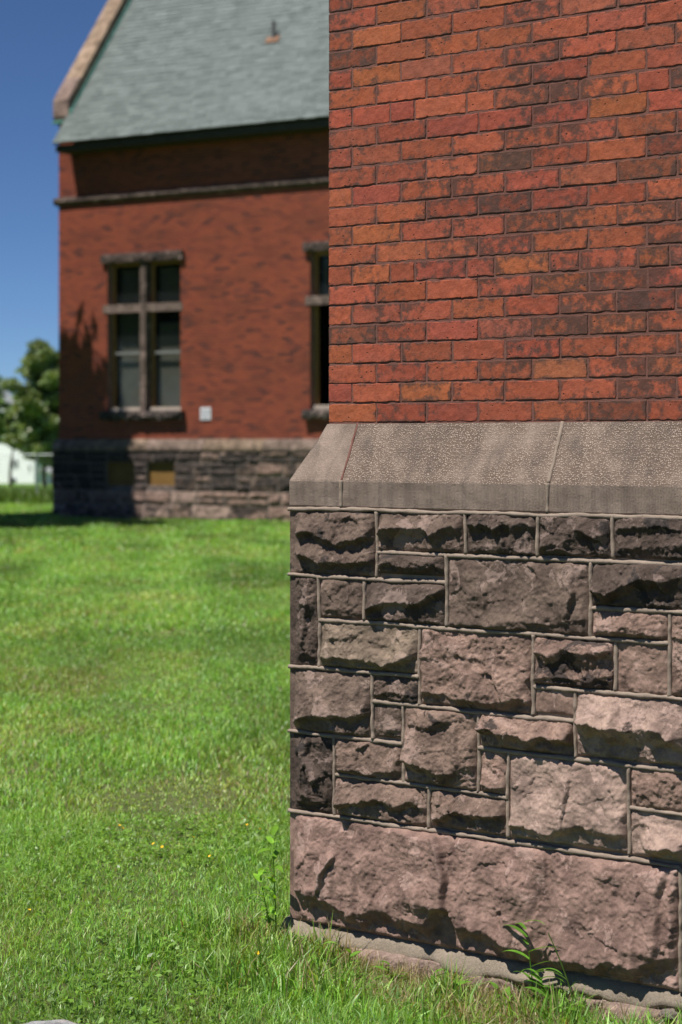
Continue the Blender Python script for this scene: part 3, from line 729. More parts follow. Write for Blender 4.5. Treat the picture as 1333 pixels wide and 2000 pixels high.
# far stone base: core, stones, cap
FBH = 1.44
BW = [(fx(211), fx(268), fz(240,957), fz(240,903)), (fx(291), fx(346), fz(318,957), fz(318,903))]
fbase = link('stone_base', wall_cells(-.085, FL, -.6, FBH, BW, -.085, .25).add([(-.085,-.085,-.6),(-.085,3,-.6),(-.085,3,FBH),(-.085,-.085,FBH)], [(0,3,2,1)]).mesh('stone_base'), M['fmortar'], farb)
M['fjoint'] = mat_mortar('grey_stone_joint', (.20,.165,.145), .3); fbase.data.materials[0] = M['fjoint']
rq = random.Random(33)
zrows = [FBH, 1.19, .90, .57, .27, -.1]
for r in range(5):
    zt, zb = zrows[r], zrows[r+1]; x = -.11
    while x < FL-.3:
        w = rq.uniform(.28, .75) if r < 4 else rq.uniform(.6, 1.1)
        for o in BW:
            if o[2] < (zt+zb)/2 < o[3]:
                if x < o[0] < x+w: w = o[0]-x if o[0]-x > .05 else 0
                if o[0]-.06 <= x < o[1]: x = o[1]; w = rq.uniform(.3, .6)
        if w < .05: x += .05; continue
        parts = [(zb, zt)] if rq.random() < .6 or r == 4 else [(zb, (zb+zt)/2), ((zb+zt)/2, zt)]
        for a, b in parts:
            h = b-a
            me = stone_mesh(w-.02, h-.02, rq.randrange(99999), [([(.02, h*rq.uniform(.2,.5)), (w*.5, h*rq.uniform(.15,.55)), (w-.04, h*rq.uniform(.2,.5))], rq.uniform(.015,.06), .14, .05)], [], .018, 1.5, .022, 0, .02, .2)
            c = rq.choice([MD, MD, BR, PK, LP] if r < 3 else [BR, PK, PK, LP]); cr = (rq.uniform(.45, .95) if x < 3.4 else rq.uniform(.25, .75)) if r < 3 else rq.uniform(.1, .5)
            f = 1.0 if x > 2.5 else .9
            link('stone', me, M['fstone'], fbase, loc=(x+.01, -.085-.005, a+.01), color=(c[0]*f, c[1]*f, c[2]*f, cr))
        x += w
for i in range(9):
    a = -.10 if i == 0 else i*1.5-.5; b = (i+1)*1.5-.51
    q = [(.02, FBH), (-.10, FBH), (-.13, FBH+.02), (-.13, FBH+.07), (-.10, FBH+.15), (-.05, FBH+.22), (.008, FBH+.27), (.02, FBH+.27)]
    link('cap_stone', MB().prism(q, a, b).mesh('cap_stone'), M['fstone'], fbase, color=(.20+.03*(i%2),.150+.02*(i%2),.125,.22))
link('cap_stone', MB().prism([(-.0, FBH), (-.10, FBH), (-.13, FBH+.02), (-.13, FBH+.07), (-.05, FBH+.22), (0, FBH+.27)], .03, 6, axis=1).mesh('cap_stone'), M['fstone'], fbase, color=(.235,.185,.16,.04))
# boards in the basement openings
M['board'] = simple('ochre_board', (.19,.105,.028), .75, .2, 6)
M['wood'] = simple('ochre_window_wood', (.30,.155,.055), .6, .2, 14)
M['pale'] = simple('pale_stone_sill', (.42,.34,.28), .8, .15, 10)
M['blind'] = simple('grey_blind', (.50,.49,.46), .9, .12, 3)
M['rail'] = simple('grey_rail', (.16,.165,.16), .7, .1, 5)
M['room'] = simple('room_shade_black', (.010,.011,.012), .9, .1, 3)  # darkness of the unlit rooms, put into the colour
for o in BW:
    bo = link('boarded_window', MB().box(o[0], o[1], .02, .05, o[2]+.10, o[3]).mesh('boarded_window'), M['board'], farb)
    link('window_sill', MB().chbox(o[0], o[1], -.07, .06, o[2]-.0, o[2]+.098, .01).mesh('window_sill'), M['fstone'], bo, color=(.2,.16,.14,.3))
def mat_glass():
    m, nt = newmat('window_glass'); p = pos(nt)
    b = nd(nt,'ShaderNodeBsdfPrincipled',{'Base Color':(.02,.025,.024,1),'Roughness':.06,'Specular IOR Level':.6,'Normal':bump(nt, noise(nt, 2.2, p, 2), .02)})
    t = nd(nt,'ShaderNodeBsdfTransparent',{'Color':(.82,.83,.80,1)})
    s = nd(nt,'ShaderNodeMixShader',{0:.30,1:t.outputs[0],2:b.outputs[0]})
    o = nt.nodes.new('ShaderNodeOutputMaterial'); nt.links.new(s.outputs[0],o.inputs[0]); return m
M['glass'] = mat_glass()
def rough_bar(x0, x1, y0, y1, z0, z1, seed, amp=.012):
    """stone bar with a rough front, subdivided"""
    nx = max(2, int((x1-x0)/.06)); nz = max(2, int((z1-z0)/.06)); V = []
    rs = np.random.default_rng(seed)
    for j in range(nz+1):
        for i in range(nx+1):
            e = 0 if i in (0, nx) or j in (0, nz) else 1
            V.append((x0+(x1-x0)*i/nx, y0-e*rs.uniform(0, 2.2*amp)+rs.uniform(-.3,.3)*amp, z0+(z1-z0)*j/nz+(rs.uniform(-1,1)*amp if j in (0,) else 0)))
    W_ = nx+1; Fc = [(j*W_+i, j*W_+i+1, (j+1)*W_+i+1, (j+1)*W_+i) for j in range(nz) for i in range(nx)]
    per = [i for i in range(W_)]+[j*W_+nx for j in range(1, nz+1)]+[nz*W_+i for i in range(nx-1, -1, -1)]+[j*W_ for j in range(nz-1, 0, -1)]
    b = len(V); V += [(V[q][0], y1, V[q][2]) for q in per]; n_ = len(per)
    Fc += [(per[(i+1)%n_], per[i], b+i, b+(i+1)%n_) for i in range(n_)]
    return pymesh('stone_bar', V, Fc)
SB = (.15,.115,.105,.25)
def cross_window(wa, wb, dark_low=False, seed=1):
    xm = (wa+wb)/2; mw = .075
    mbf = MB()
    lights = [(wa, xm-mw, WZT1, WZ1), (xm+mw, wb, WZT1, WZ1), (wa, xm-mw, WZ0, WZT0), (xm+mw, wb, WZ0, WZT0)]
    fw = .075
    for a, b, c, d in lights:
        mbf.box(a, a+fw, .20, .27, c, d).box(b-fw, b, .20, .27, c, d).box(a+fw, b-fw, .20, .27, d-fw, d).box(a+fw, b-fw, .20, .27, c, c+fw)
    w_ = link('window', mbf.mesh('window'), M['wood'], farb)
    link('lintel', rough_bar(wa-.13, wb+.10, -.10, .25, WZ1-.005, WZ1+.19, seed, .012), M['fstone'], w_, color=(.10,.075,.068,.3))
    link('sill', rough_bar(wa-.12, wb+.12, -.15, .25, WZ0-.19, WZ0+.0, seed+1, .025), M['fstone'], w_, color=(.12,.095,.088,.4))
    link('transom', MB().chbox(wa-.12, wb+.06, -.02, .26, WZT0, WZT1, .012).mesh('transom'), M['fstone'], w_, color=(.19,.142,.124,.1))
    link('mullion', rough_bar(xm-mw, xm+mw, -.03, .26, WZ0, WZT0-.002, seed+2, .006), M['fstone'], w_, color=(.16,.12,.105,.15))
    link('mullion', rough_bar(xm-mw, xm+mw, -.03, .26, WZT1+.002, WZ1-.006, seed+3, .012), M['fstone'], w_, color=(.12,.09,.08,.25))
    for i, (a, b, c, d) in enumerate(lights):
        low = i >= 2
        if not (dark_low and low):
            link('pane', MB().box(a+fw, b-fw, .232, .238, c+fw, d-fw).mesh('pane'), M['glass'], w_)
        link('stool', MB().chbox(a+.01, b-.01, .10, .20, c, c+.085, .008).mesh('stool'), M['pale'], w_)
        if low and not dark_low:
            zm = c+(d-c)*.55
            link('meeting_rail', MB().box(a+fw, b-fw, .21, .255, zm-.03, zm+.03).mesh('meeting_rail'), M['rail'], w_)
            link('blind', MB().box(a+fw+.02, b-fw-.02, .36, .365, c+.1, d-(.40 if i == 3 else .18)).mesh('blind'), M['blind'], w_)
        elif not low: link('blind', MB().box(a+fw+.02, b-fw-.02, .40, .405, c+.08, d-.12).mesh('blind'), M['blind'], w_)
    link('room_dark_sheet', MB().box(wa-.5, wb+.5, 1.4, 1.45, WZ0-.4, WZ1+.4).mesh('room_dark_sheet'), M['room'], w_)  # near-black sheet stands in for the shade inside the room
cross_window(*W1, False, 61); cross_window(*W2, True, 71); cross_window(*W3, False, 81)

# small notice board fixed to the wall
sx, sz = far_(403, 808)
M['white'] = simple('white_enamel', (.62,.62,.66), .5, .06, 8); M['greyprint'] = simple('grey_print', (.38,.38,.42), .6, .1, 8)
sg = empty('wall_sign', 'small white square sign fixed to the brick hall wall', 'sign', (C2[0]+d2[0]*sx+n2[0]*.012, C2[1]+d2[1]*sx+n2[1]*.012, sz), -PHI2)
link('plate', MB().chbox(-.135, .135, -.012, .008, -.135, .135, .003).mesh('plate'), M['white'], sg)
for a, b, c, d in ((-.09,-.02,-.03,.09),(.03,.09,-.03,.09),(-.09,.09,-.10,-.06)):
    link('print', MB().box(a, b, -.0145, -.0125, c, d).mesh('print'), M['greyprint'], sg)

# roof
PTH = .33          # gable parapet thickness
def roof_pt(t, x): return (x, -EAVE_O+t, Z_EAVE+t*TANB)     # t: horizontal run from the eave edge
RUN = EAVE_O+FDEP/2
M['roofdeck'] = simple('roof_deck', (.05,.055,.05), .9, .2, 5)
rv = [roof_pt(0, PTH), roof_pt(0, FL), roof_pt(RUN, FL), roof_pt(RUN, PTH)]
rb = [(x, 2*(FDEP/2)-y, z) for x, y, z in rv]
th = .035
mb = MB().add(rv+[(x, y+.02, z-th) for x, y, z in rv], [(0,1,2,3),(4,7,6,5),(0,4,5,1),(1,5,6,2),(3,2,6,7),(0,3,7,4)])
mb.add(rb+[(x, y, z-th) for x, y, z in rb], [(3,2,1,0),(5,6,7,4),(1,5,4,0),(2,6,5,1),(4,7,3,0)])
roof = link('roof', mb.mesh('roof'), M['roofdeck'], farb)
def mat_shingle():
    m, nt = newmat('grey_green_shingle'); p = pos(nt)
    rnd = nt.nodes.new('ShaderNodeNewGeometry').outputs['Random Per Island']
    sv = nd(nt,'ShaderNodeVectorMath',{0:p,1:(1.,1.,3.)},operation='MULTIPLY').outputs[0]
    n = noise(nt, 2.4, sv, 4, .65)
    f = mathn(nt,'ADD', mathn(nt,'MULTIPLY',rnd,.34), mathn(nt,'MULTIPLY',n,.72))
    col = mix(nt, ramp(nt, f, .2, .8), (.100,.120,.117), (.205,.238,.230))
    col = mix(nt, ramp(nt, noise(nt, 120, p, 2), .4,.6,0.,.3), col, (.12,.13,.125))
    finish(nt, col, .85, bump(nt, noise(nt, 160, p, 3), .004), .2); return m
M['shingle'] = mat_shingle()
cb = math.atan(TANB); cosb, sinb = math.cos(cb), math.sin(cb)
SL = RUN/cosb; ex = .135; rows = int(SL/ex); mb = MB(); rq = random.Random(4)
nrm = np.array([0, -sinb, cosb]); upv = np.array([0, cosb, sinb])
e0_ = np.array(roof_pt(0, 0))
for r in range(-0, rows):
    x = PTH+.01-(rq.random()*.3)
    while x < FL:
        w = rq.choice([.16, .22, .3, .34]); a, b = max(x, PTH+.01), min(x+w-.006, FL)
        if b-a > .02:
            t0 = r*ex-.02+rq.uniform(-.008, .008); t1 = (r+1)*ex+.03; h0 = .018+rq.uniform(0, .010); h1 = .004
            def q(x_, t, h): v = e0_+upv*t+nrm*h; return (x_, v[1], v[2])
            V = [q(a,t0,h0), q(b,t0,h0), q(b,t1,h1), q(a,t1,h1), q(a,t0,.001), q(b,t0,.001)]
            mb.add(V, [(0,1,2,3),(4,5,1,0),(4,0,3),(5,2,1)])
        x += w
link('shingles', mb.mesh('shingles'), M['shingle'], roof, kind='stuff')
M['fascia'] = simple('dark_fascia', (.05,.042,.036), .8, .2, 6); M['copper'] = simple('green_copper', (.10,.27,.22), .6, .25, 7)
link('fascia', MB().box(PTH+.005, FL, -EAVE_O+.10, -EAVE_O+.13, Z_EAVE-.20, Z_EAVE-.045).mesh('fascia'), M['fascia'], roof)
link('soffit', MB().box(PTH+.005, FL, -EAVE_O+.132, .0, Z_EAVE-.19, Z_EAVE-.165).mesh('soffit'), M['fascia'], roof)
# gable wall above the eave with coping
ztop = lambda y: Z_EAVE+(y+EAVE_O)*TANB
mid = FDEP/2; g_up = .18
gw = MB().prism([(.012, Z_EAVE-.5), (FDEP-.012, Z_EAVE-.5), (FDEP-.012, ztop(0)+g_up), (mid, ztop(mid)+g_up), (.012, ztop(0)+g_up)], .0, PTH-.002).mesh('gable_wall')
gwo = link('gable_wall', gw, M['fbrick'], farb)
kz = fz(118, 238); kt = fz(118, 188)
link('kneeler', MB().prism([(-.10, kz), (-.14, kz+.10), (-.14, kt-.12), (-.06, kt), (.30, kt+.46), (.55, kt+.46), (.55, kz)], -.05, PTH+.05).mesh('kneeler'), M['fstone'], gwo, color=(.26,.19,.165,.1))
link('kneeler_flashing', MB().box(-.07, PTH+.02, -.16, .3, kz-.05, kz-.005).mesh('kneeler_flashing'), M['copper'], gwo)
# coping stones up the rake
y0c = .02; zoff = kt+.05-(ztop(0))
n_c = 5; ystep = (mid-y0c)/n_c
for i in range(n_c):
    a = y0c+i*ystep; b = a+ystep-.012
    q = [(a, ztop(a)+zoff-.30), (b, ztop(b)+zoff-.30), (b, ztop(b)+zoff), (a, ztop(a)+zoff)]
    f = .9+.2*rq.random()
    link('coping_stone', MB().prism(q, -.06, PTH+.06).mesh('coping_stone'), M['fstone'], gwo, color=(.34*f,.25*f,.18*f,.08))
q = [(-.12, ztop(-.12)+.0), (mid, ztop(mid)+.0), (mid, ztop(mid)+.10), (-.12, ztop(-.12)+.10)]
link('valley_flashing', MB().prism(q, PTH+.062, PTH+.11).mesh('valley_flashing'), M['copper'], gwo)
# vent pipe on the roof
def ray_roof(px, py):
    c, s = d2, -n2
    best = None
    for i in range(4000):
        t = i*RUN/4000
        # point family along x for this t: solve px
        base = C2+s*(-EAVE_O+t); k = (px-XC)/FPX
        xx = (k*base[1]-base[0])/(c[0]-k*c[1]); Y = base[1]+c[1]*xx
        z = Z_EAVE+t*TANB; yy = YH-(z-CAMH)*FPX/Y
        if best is None or abs(yy-py) < best[0]: best = (abs(yy-py), xx, t)
    return best[1], best[2]
vx, vt = ray_roof(535, 78); b_ = roof_pt(vt, vx)
M['rust'] = simple('rusty_metal', (.22,.12,.075), .8, .3, 12); M['grey'] = simple('grey_metal', (.10,.10,.10), .6, .2, 9)
vp = link('vent_pipe', MB().tube([(b_[0], b_[1], b_[2]-.1), (b_[0], b_[1], b_[2]+.42)], .042, 10).mesh('vent_pipe'), M['grey'], roof)
v0 = np.array(b_)
pl = []
for du, dv in ((-.16,-.11),(.16,-.11),(.16,.07),(-.16,.07)): pl.append(tuple(v0+np.array([du,0,0])+upv*dv+nrm*.045))
pl2 = [tuple(np.array(q_)-nrm*.045) for q_ in pl]
link('pipe_flashing', MB().add(pl+pl2, [(0,1,2,3),(0,4,5,1),(1,5,6,2),(2,6,7,3),(3,7,4,0)]).mesh('pipe_flashing'), M['rust'], vp)

# ------------------------------------------------------------------ vegetation helpers
def colored(me, cols_per_face, n):
    ca = me.color_attributes.new('Col', 'FLOAT_COLOR', 'CORNER')
    c = np.repeat(np.concatenate([cols_per_face, np.ones((len(cols_per_face),1))], 1), n, 0)
    ca.data.foreach_set('color', c.astype(np.float32).ravel())
def leaf_cloud(name, C, size, cols, asp=.5, droop=.0, rs=rng):
    """one small kite-shaped face per leaf, random orientation"""
    n = len(C); a = rs.normal(size=(n,3)); a[:,2] -= droop; a /= np.linalg.norm(a,axis=1)[:,None]
    b = rs.normal(size=(n,3)); b -= (b*a).sum(1)[:,None]*a; b /= np.linalg.norm(b,axis=1)[:,None]
    s = np.asarray(size).reshape(-1,1)*rs.uniform(.7,1.3,(n,1))
    V = np.stack([C-a*s*.5, C+b*s*.5*asp, C+a*s*.5, C-b*s*.5*asp], 1).reshape(-1,3)
    me = fastmesh(name, V, np.arange(4*n).reshape(-1,4), 4)
    colored(me, cols, 4); return me
def tree(name, label, loc, height, crown_r, crown_z0, nleaf, leaf, base_col, seed, cat='tree', shape='round', trunk_r=.18, group=None):
    rs = np.random.default_rng(seed); o = empty(name, label, cat, loc, 0, group)
    # trunk and limbs
    top = height*.9; pts = [(rs.normal()*.05*i, rs.normal()*.05*i, top*i/7) for i in range(8)]; pts[0] = (0,0,-.3)
    mb = MB().tube(pts, [trunk_r*(1-.85*i/7) for i in range(8)], 8)
    link('trunk', mb.mesh('trunk', True), M['bark'], o)
    cl = []; nb = 34 if shape == 'round' else 60
    for i in range(nb):
        f = (i+.5)/nb; z = crown_z0+(height-crown_z0)*f
        if shape == 'cone': r = min(4.3, crown_r*(1-f)**1.2)*rs.uniform(.75,1.1)
        else: r = crown_r*math.sqrt(max(.05, 1-(2*f-.85)**2))*rs.uniform(.55,1.1)
        an = i*2.399+rs.uniform(-.4,.4)
        zi = min(z, top); root = Vector((0,0,zi-.25*r if shape == 'round' else zi+.05*r))
        tip = Vector((r*math.cos(an), r*math.sin(an), z+(.15*r if shape == 'round' else -.22*r)))
        b = MB().tube([root, root.lerp(tip,.5)+Vector((0,0,.06*r)), tip], [.05*trunk_r/.18, .03*trunk_r/.18, .01], 5)
        link('limb', b.mesh('limb', True), M['bark'], o)
        for j in range(int(5+5*r/min(crown_r, 4.3))):
            g = rs.uniform(.25,1.05); c = root.lerp(tip, g)
            cl.append((c.x, c.y, c.z, rs.uniform(.22,.40)*(min(r+.8, 2.2) if shape == 'cone' else crown_r*.75)))
    cl = np.array(cl); k = rs.integers(0, len(cl), nleaf)
    dd = rs.normal(size=(nleaf,3)); dd /= np.linalg.norm(dd,axis=1)[:,None]; dd *= (rs.random((nleaf,1))**.5)
    dd[:,2] *= .6
    C = cl[k,:3]+dd*cl[k,3:4]
    tone = rs.uniform(.6,1.35,len(cl))[k][:,None]*rs.uniform(.75,1.25,(nleaf,1))
    cols = np.array(base_col)[None,:]*tone*np.stack([rs.uniform(.85,1.2,nleaf), np.ones(nleaf), rs.uniform(.8,1.1,nleaf)],1)
    me = leaf_cloud('crown', C, leaf, cols, .5, .0, rs)
    link('crown', me, M['leaf'], o); return o
def at(px, Y): return (px-XC)/FPX*Y

# tall spruce out of frame to the left: its shadow lies on the hall wall
def foot_on(x, y): return (x, y, float(gz(x, y)))
hs = np.array([to_sun.x, to_sun.y])/np.hypot(to_sun.x, to_sun.y)
sp = C2+d2*.30+n2*.0+hs*7.5
tree('spruce_tree', 'tall dark spruce standing left of the brick hall, casting its shadow on the wall', foot_on(*sp), 17.9, 8.5, 4.5, 30000, .46, (.035,.065,.028), 12, shape='cone', trunk_r=.28)
# trees beyond the hall
tree('pine_tree', 'broad dark green pine behind the brick hall corner', foot_on(at(88,118), 118), 9.0, 2.7, 1.8, 26000, .36, (.20,.27,.11), 22, trunk_r=.16)
tree('leafy_tree', 'fresh green tree beside the pine, half out of view', foot_on(at(-12,130), 130), 8.2, 1.1, 3.2, 5000, .24, (.15,.25,.05), 23, trunk_r=.14)
tree('pine_tree', 'low loose pine in front of the white gabled house', foot_on(at(22,140), 140), 5.7, 1.7, 3.9, 6000, .32, (.20,.27,.11), 24, trunk_r=.14)
tree('leafy_tree', 'small tree between the white house and the hall', foot_on(at(104,150), 150), 7.0, 1.6, 2.0, 7000, .32, (.15,.25,.06), 25, trunk_r=.12)

# houses far behind
M['clap'] = simple('white_clapboard', (.80,.82,.82), .7, .04, 2); M['bluroof'] = simple('blue_grey_roof', (.34,.42,.48), .8, .12, 3); M['pane'] = simple('dark_pane', (.06,.07,.075), .3, .2, 2); M['paleroof'] = simple('pale_metal_roof', (.52,.52,.52), .6, .08, 2)
def house(name, label, px0, px1, Y, eave_py, base_py, ridge_py, dep, mr, wins, gable=False, mat='clap', rot=0.):
    x0, x1 = at(px0, Y), at(px1, Y); zt = CAMH+(YH-eave_py)/FPX*Y; zb = CAMH+(YH-base_py)/FPX*Y; zr = CAMH+(YH-ridge_py)/FPX*Y
    o = empty(name, label, 'house', (x1, Y, zb), rot); w = (x1-x0)/math.cos(rot); h = zt-zb; hr = zr-zb
    mb = MB().box(0, w, 0, dep, -1.5, h)
    if gable: mb.prism([(0,h),(w,h),(w/2,hr-.1)], .02, dep-.02, axis=1)
    wao = link('wall', mb.mesh('wall'), M[mat], o)
    if gable:
        t = .25
        rf = MB().prism([(-.4,h-.25),(w/2,hr),(w/2,hr+t),(-.6,h-.15)], -.4, dep+.4, axis=1).prism([(w+.4,h-.25),(w+.6,h-.15),(w/2,hr+t),(w/2,hr)], -.4, dep+.4, axis=1)
    else: rf = MB().prism([(-.5,h+.02),(dep+.5,h+.02),(dep/2,hr)], -.4, w+.4)
    rfm = rf.mesh('roof')
    rfo = link('roof', rfm, M[mr], o, loc=(-w,0,0)); wao.location = (-w,0,0)
    for a, b, c, d in wins:
        wx0, wx1 = (at(a, Y)-x1)/math.cos(rot), (at(b, Y)-x1)/math.cos(rot); z1 = CAMH+(YH-c)/FPX*Y-zb; z0 = CAMH+(YH-d)/FPX*Y-zb
        wf = link('window', MB().box(wx0-.1, wx1+.1, -.06, .03, z0-.1, z1+.1).mesh('window'), M['clap'], o)
        link('pane', MB().box(wx0, wx1, -.09, -.065, z0, z1).mesh('pane'), M['pane'], wf)
    return o
house('white_house', 'large white clapboard house with a blue-grey roof beyond the fence', -90, 68, 260, 853, 948, 826, 9, 'bluroof',
      [(20,24.5,898,914),(27.5,32,898,914),(54,57,864,886),(56,59,908,920),(18,28,934,944),(-30,-24,898,914),(-60,-54,898,914)], rot=-.6)
house('gabled_house', 'white gabled house with a pale roof showing through the pines', -62, 40, 330, 815, 925, 762, 12, 'paleroof', [(-10,-4,835,850)], True)
house('shed', 'narrow white shed behind the fence post', 79, 92, 230, 921, 949, 915, 4, 'paleroof', [(84,87,930,938)], True)

# chain-link fence behind the hall
FY = 51.5
fence = empty('chain_link_fence', 'thin grey chain-link fence with steel posts beside the hall', 'fence', (at(73, FY), FY, float(gz(at(73,FY), FY))))
M['galv'] = simple('galvanised_steel', (.30,.33,.34), .45, .15, 20, 0, .5, .6)
zr = CAMH+(YH-888)/FPX*FY-fence.location.z
link('top_rail', MB().tube([(-9,0,zr),(4,0,zr)], .016, 6).mesh('top_rail'), M['galv'], fence)
for px in (-6, -3, 0, 3): link('post', MB().tube([(px,.0,-.4),(px,.0,zr+.03)], .028, 8).mesh('post'), M['galv'], fence)
mb = MB(); nw = 0
xs = np.arange(-9, 4, .075)
V, Fc = [], []
for x in xs:
    for sg_ in (1, -1):
        a = np.array([x, 0, .03]); b = np.array([x+sg_*zr*.95, 0, zr-.02]); t = np.array([.0011, 0, 0])
        i = len(V); V += [a-t, a+t, b+t, b-t]; Fc.append((i,i+1,i+2,i+3))
link('mesh', fastmesh('mesh', np.array(V), np.array(Fc), 4), M['galv'], fence, kind='stuff')

# ------------------------------------------------------------------ grass
GREEN = np.array([[.20,.42,.045],[.23,.45,.055],[.145,.34,.045],[.28,.49,.08],[.22,.41,.13],[.33,.49,.13]])
def blades(name, X, Y, L, Wd, cols, lean, rs, stiff=1.):
    n = len(X); Z = gz(X, Y); an = rs.uniform(0, 2*np.pi, n); le = lean*rs.uniform(.15, 1.25, n)
    dx, dy = np.cos(an), np.sin(an); wx, wy = -dy, dx
    tw = rs.uniform(-.9,.9,n); wx, wy = wx*np.cos(tw)-wy*np.sin(tw), wx*np.sin(tw)+wy*np.cos(tw)
    p0 = np.stack([X, Y, Z-.006], 1); h1 = L*.55; h2 = L*np.maximum(.15, 1-.35*le)
    p1 = p0+np.stack([dx*le*L*.28, dy*le*L*.28, h1*(1-.12*le)], 1)
    p2 = p0+np.stack([dx*le*L*.85, dy*le*L*.85, h2], 1)
    w = np.stack([wx, wy, np.zeros(n)], 1)*Wd[:,None]*.5
    V = np.stack([p0-w, p0+w, p1-w*.85, p1+w*.85, p2], 1).reshape(-1,3)
    b = np.arange(n)*5
    T = np.stack([np.stack([b,b+1,b+3],1), np.stack([b,b+3,b+2],1), np.stack([b+2,b+3,b+4],1)], 1).reshape(-1,3)
    me = fastmesh(name, V, T, 3); colored(me, np.repeat(cols, 3, 0), 3); return me
def region(n, y0, y1, left, right, rs, clump):
    """points on the lawn: denser tufts, clear of both buildings"""
    y = np.sqrt(rs.uniform(y0**2, y1**2, n)); xl = (left-XC)/FPX*y; xr = (right-XC)/FPX*y
    x = rs.uniform(0, 1, n)*(xr-xl)+xl
    if clump:
        m_ = rs.random(n) < .7; cx = np.round(x/clump)*clump; cy = np.round(y/clump)*clump
        hx = vnoise(cx*91.7, cy*57.3, 4)*clump*.6; hy = vnoise(cx*33.1, cy*71.9, 6)*clump*.6
        x = np.where(m_, cx+hx+rs.normal(0, clump*.22, n), x); y = np.where(m_, cy+hy+rs.normal(0, clump*.22, n), y)
    def inside(C, d, nn, pad): 
        s = (x-C[0])*d[0]+(y-C[1])*d[1]; o = (x-C[0])*nn[0]+(y-C[1])*nn[1]; return (s > -pad)&(o < pad)
    keep = ~inside(C1, d1, n1, .03)&~(inside(C2, d2, n2, .12)&(y < 60))
    return x[keep], y[keep]
def gcols(x, y, rs, dry):
    n = len(x); c = GREEN[rs.integers(0, len(GREEN), n)]*rs.uniform(.5,1.4,(n,1))
    p1 = fbm(x*.9, y*.45, 51, 3)[:,None]; p2 = fbm(x*2.3+9, y*1.1, 53, 3)[:,None]; p3 = fbm(x*.35, y*.16, 57, 2)[:,None]
    c = c*(1+.34*np.clip(p1,-1,1))*np.array([1.,1.,1.])+np.clip(p2,0,1)*np.array([.07,.05,.012])
    c = c*(1+.18*np.clip(p3,-1,1))
    band = np.sin((x*.95+y*.10+.35*vnoise(x*.2,y*.2,59))*2*np.pi/1.15)          # mower passes
    c = c*(1+.10*np.tanh(2*band)*sstep(6, 12, np.hypot(x,y)))[:,None]
    for bx_, by_, br_ in BARE: c += np.exp(-(((x-bx_)/br_)**2+((y-by_)/(br_*1.6))**2))[:,None]*np.array([.07,.02,.02])*rs.uniform(.2,1.4,(n,1))
    dr = rs.random(n) < dry*(.5+2.6*np.clip(p2[:,0]+.15,0,1.4))
    c[dr] = np.array([.36,.29,.15])*rs.uniform(.6,1.2,(dr.sum(),1))
    return np.clip(c, .01, .6)
def lawn_at(px, py):
    y = (CAMH+.055)*FPX/(py-YH); return (px-XC)/FPX*y, y
BARE = [(*lawn_at(px, py), r_) for px, py, r_ in ((525,1478,.16),(300,1555,.28),(180,1570,.2),(420,1548,.22),(60,1230,.5),(250,1180,.6),(330,1010,1.2),(470,1855,.14),(530,1080,.7),(120,1420,.3))]
rs = np.random.default_rng(77)
specs = [  # count, y0, y1, left px, right px, clump, length, width, lean, dry
 (215000, 4.5, 8.4, -620, 1500, .035, .044, .0029, 1.0, .06),
 (185000, 8.2, 16, -420, 1150, .055, .046, .0055, .9, .07),
 (160000, 15.6, 28, -300, 1050, .12, .06, .010, .9, .06),
 (150000, 27, 50, -300, 1000, .2, .07, .018, .9, .05),
]
for cnt, y0, y1, l, r, cp, L0, W0, le, dry in specs:
    x, y = region(cnt, y0, y1, l, r, rs, cp); n = len(x)
    hgt = 1+.45*fbm(x*1.4, y*.8, 61, 3)
    L = L0*np.clip(hgt, .45, 1.7)*rs.uniform(.55, 1.35, n); Wd = W0*rs.uniform(.6, 1.4, n)
    link('lawn_grass', blades('lawn_grass', x, y, L, Wd, gcols(x, y, rs, dry), le, rs), M['blade'], kind='stuff', label='mown green lawn grass with drier patches', cat='grass')
# broad-leaved lawn weeds between the blades (clover and plantain leaves)
x, y = region(26000, 4.5, 8.2, -500, 1500, rs, .09)
m_ = vnoise(x*1.6, y*1.3, 71)+rs.normal(0,.25,len(x)) > -.05; x, y = x[m_], y[m_]; n = len(x)
C = np.stack([x, y, gz(x, y)+rs.uniform(.012, .05, n)], 1)
nrmv = rs.normal(0,.45,(n,3)); nrmv[:,2] = 1; nrmv /= np.linalg.norm(nrmv,axis=1)[:,None]
a = rs.normal(size=(n,3)); a -= (a*nrmv).sum(1)[:,None]*nrmv; a /= np.linalg.norm(a,axis=1)[:,None]; b = np.cross(nrmv, a)
sz_ = rs.uniform(.006,.015,(n,1)); V = np.stack([C-a*sz_, C-a*sz_*.2+b*sz_*.55, C+a*sz_, C-a*sz_*.2-b*sz_*.55], 1).reshape(-1,3)
me = fastmesh('lawn_weeds', V, np.arange(4*n).reshape(-1,4), 4); colored(me, np.array([.15,.28,.035])*rs.uniform(.6,1.4,(n,1)), 4)
link('lawn_weeds', me, M['blade'], kind='stuff', label='small broad leaves of clover among the grass', cat='weeds')
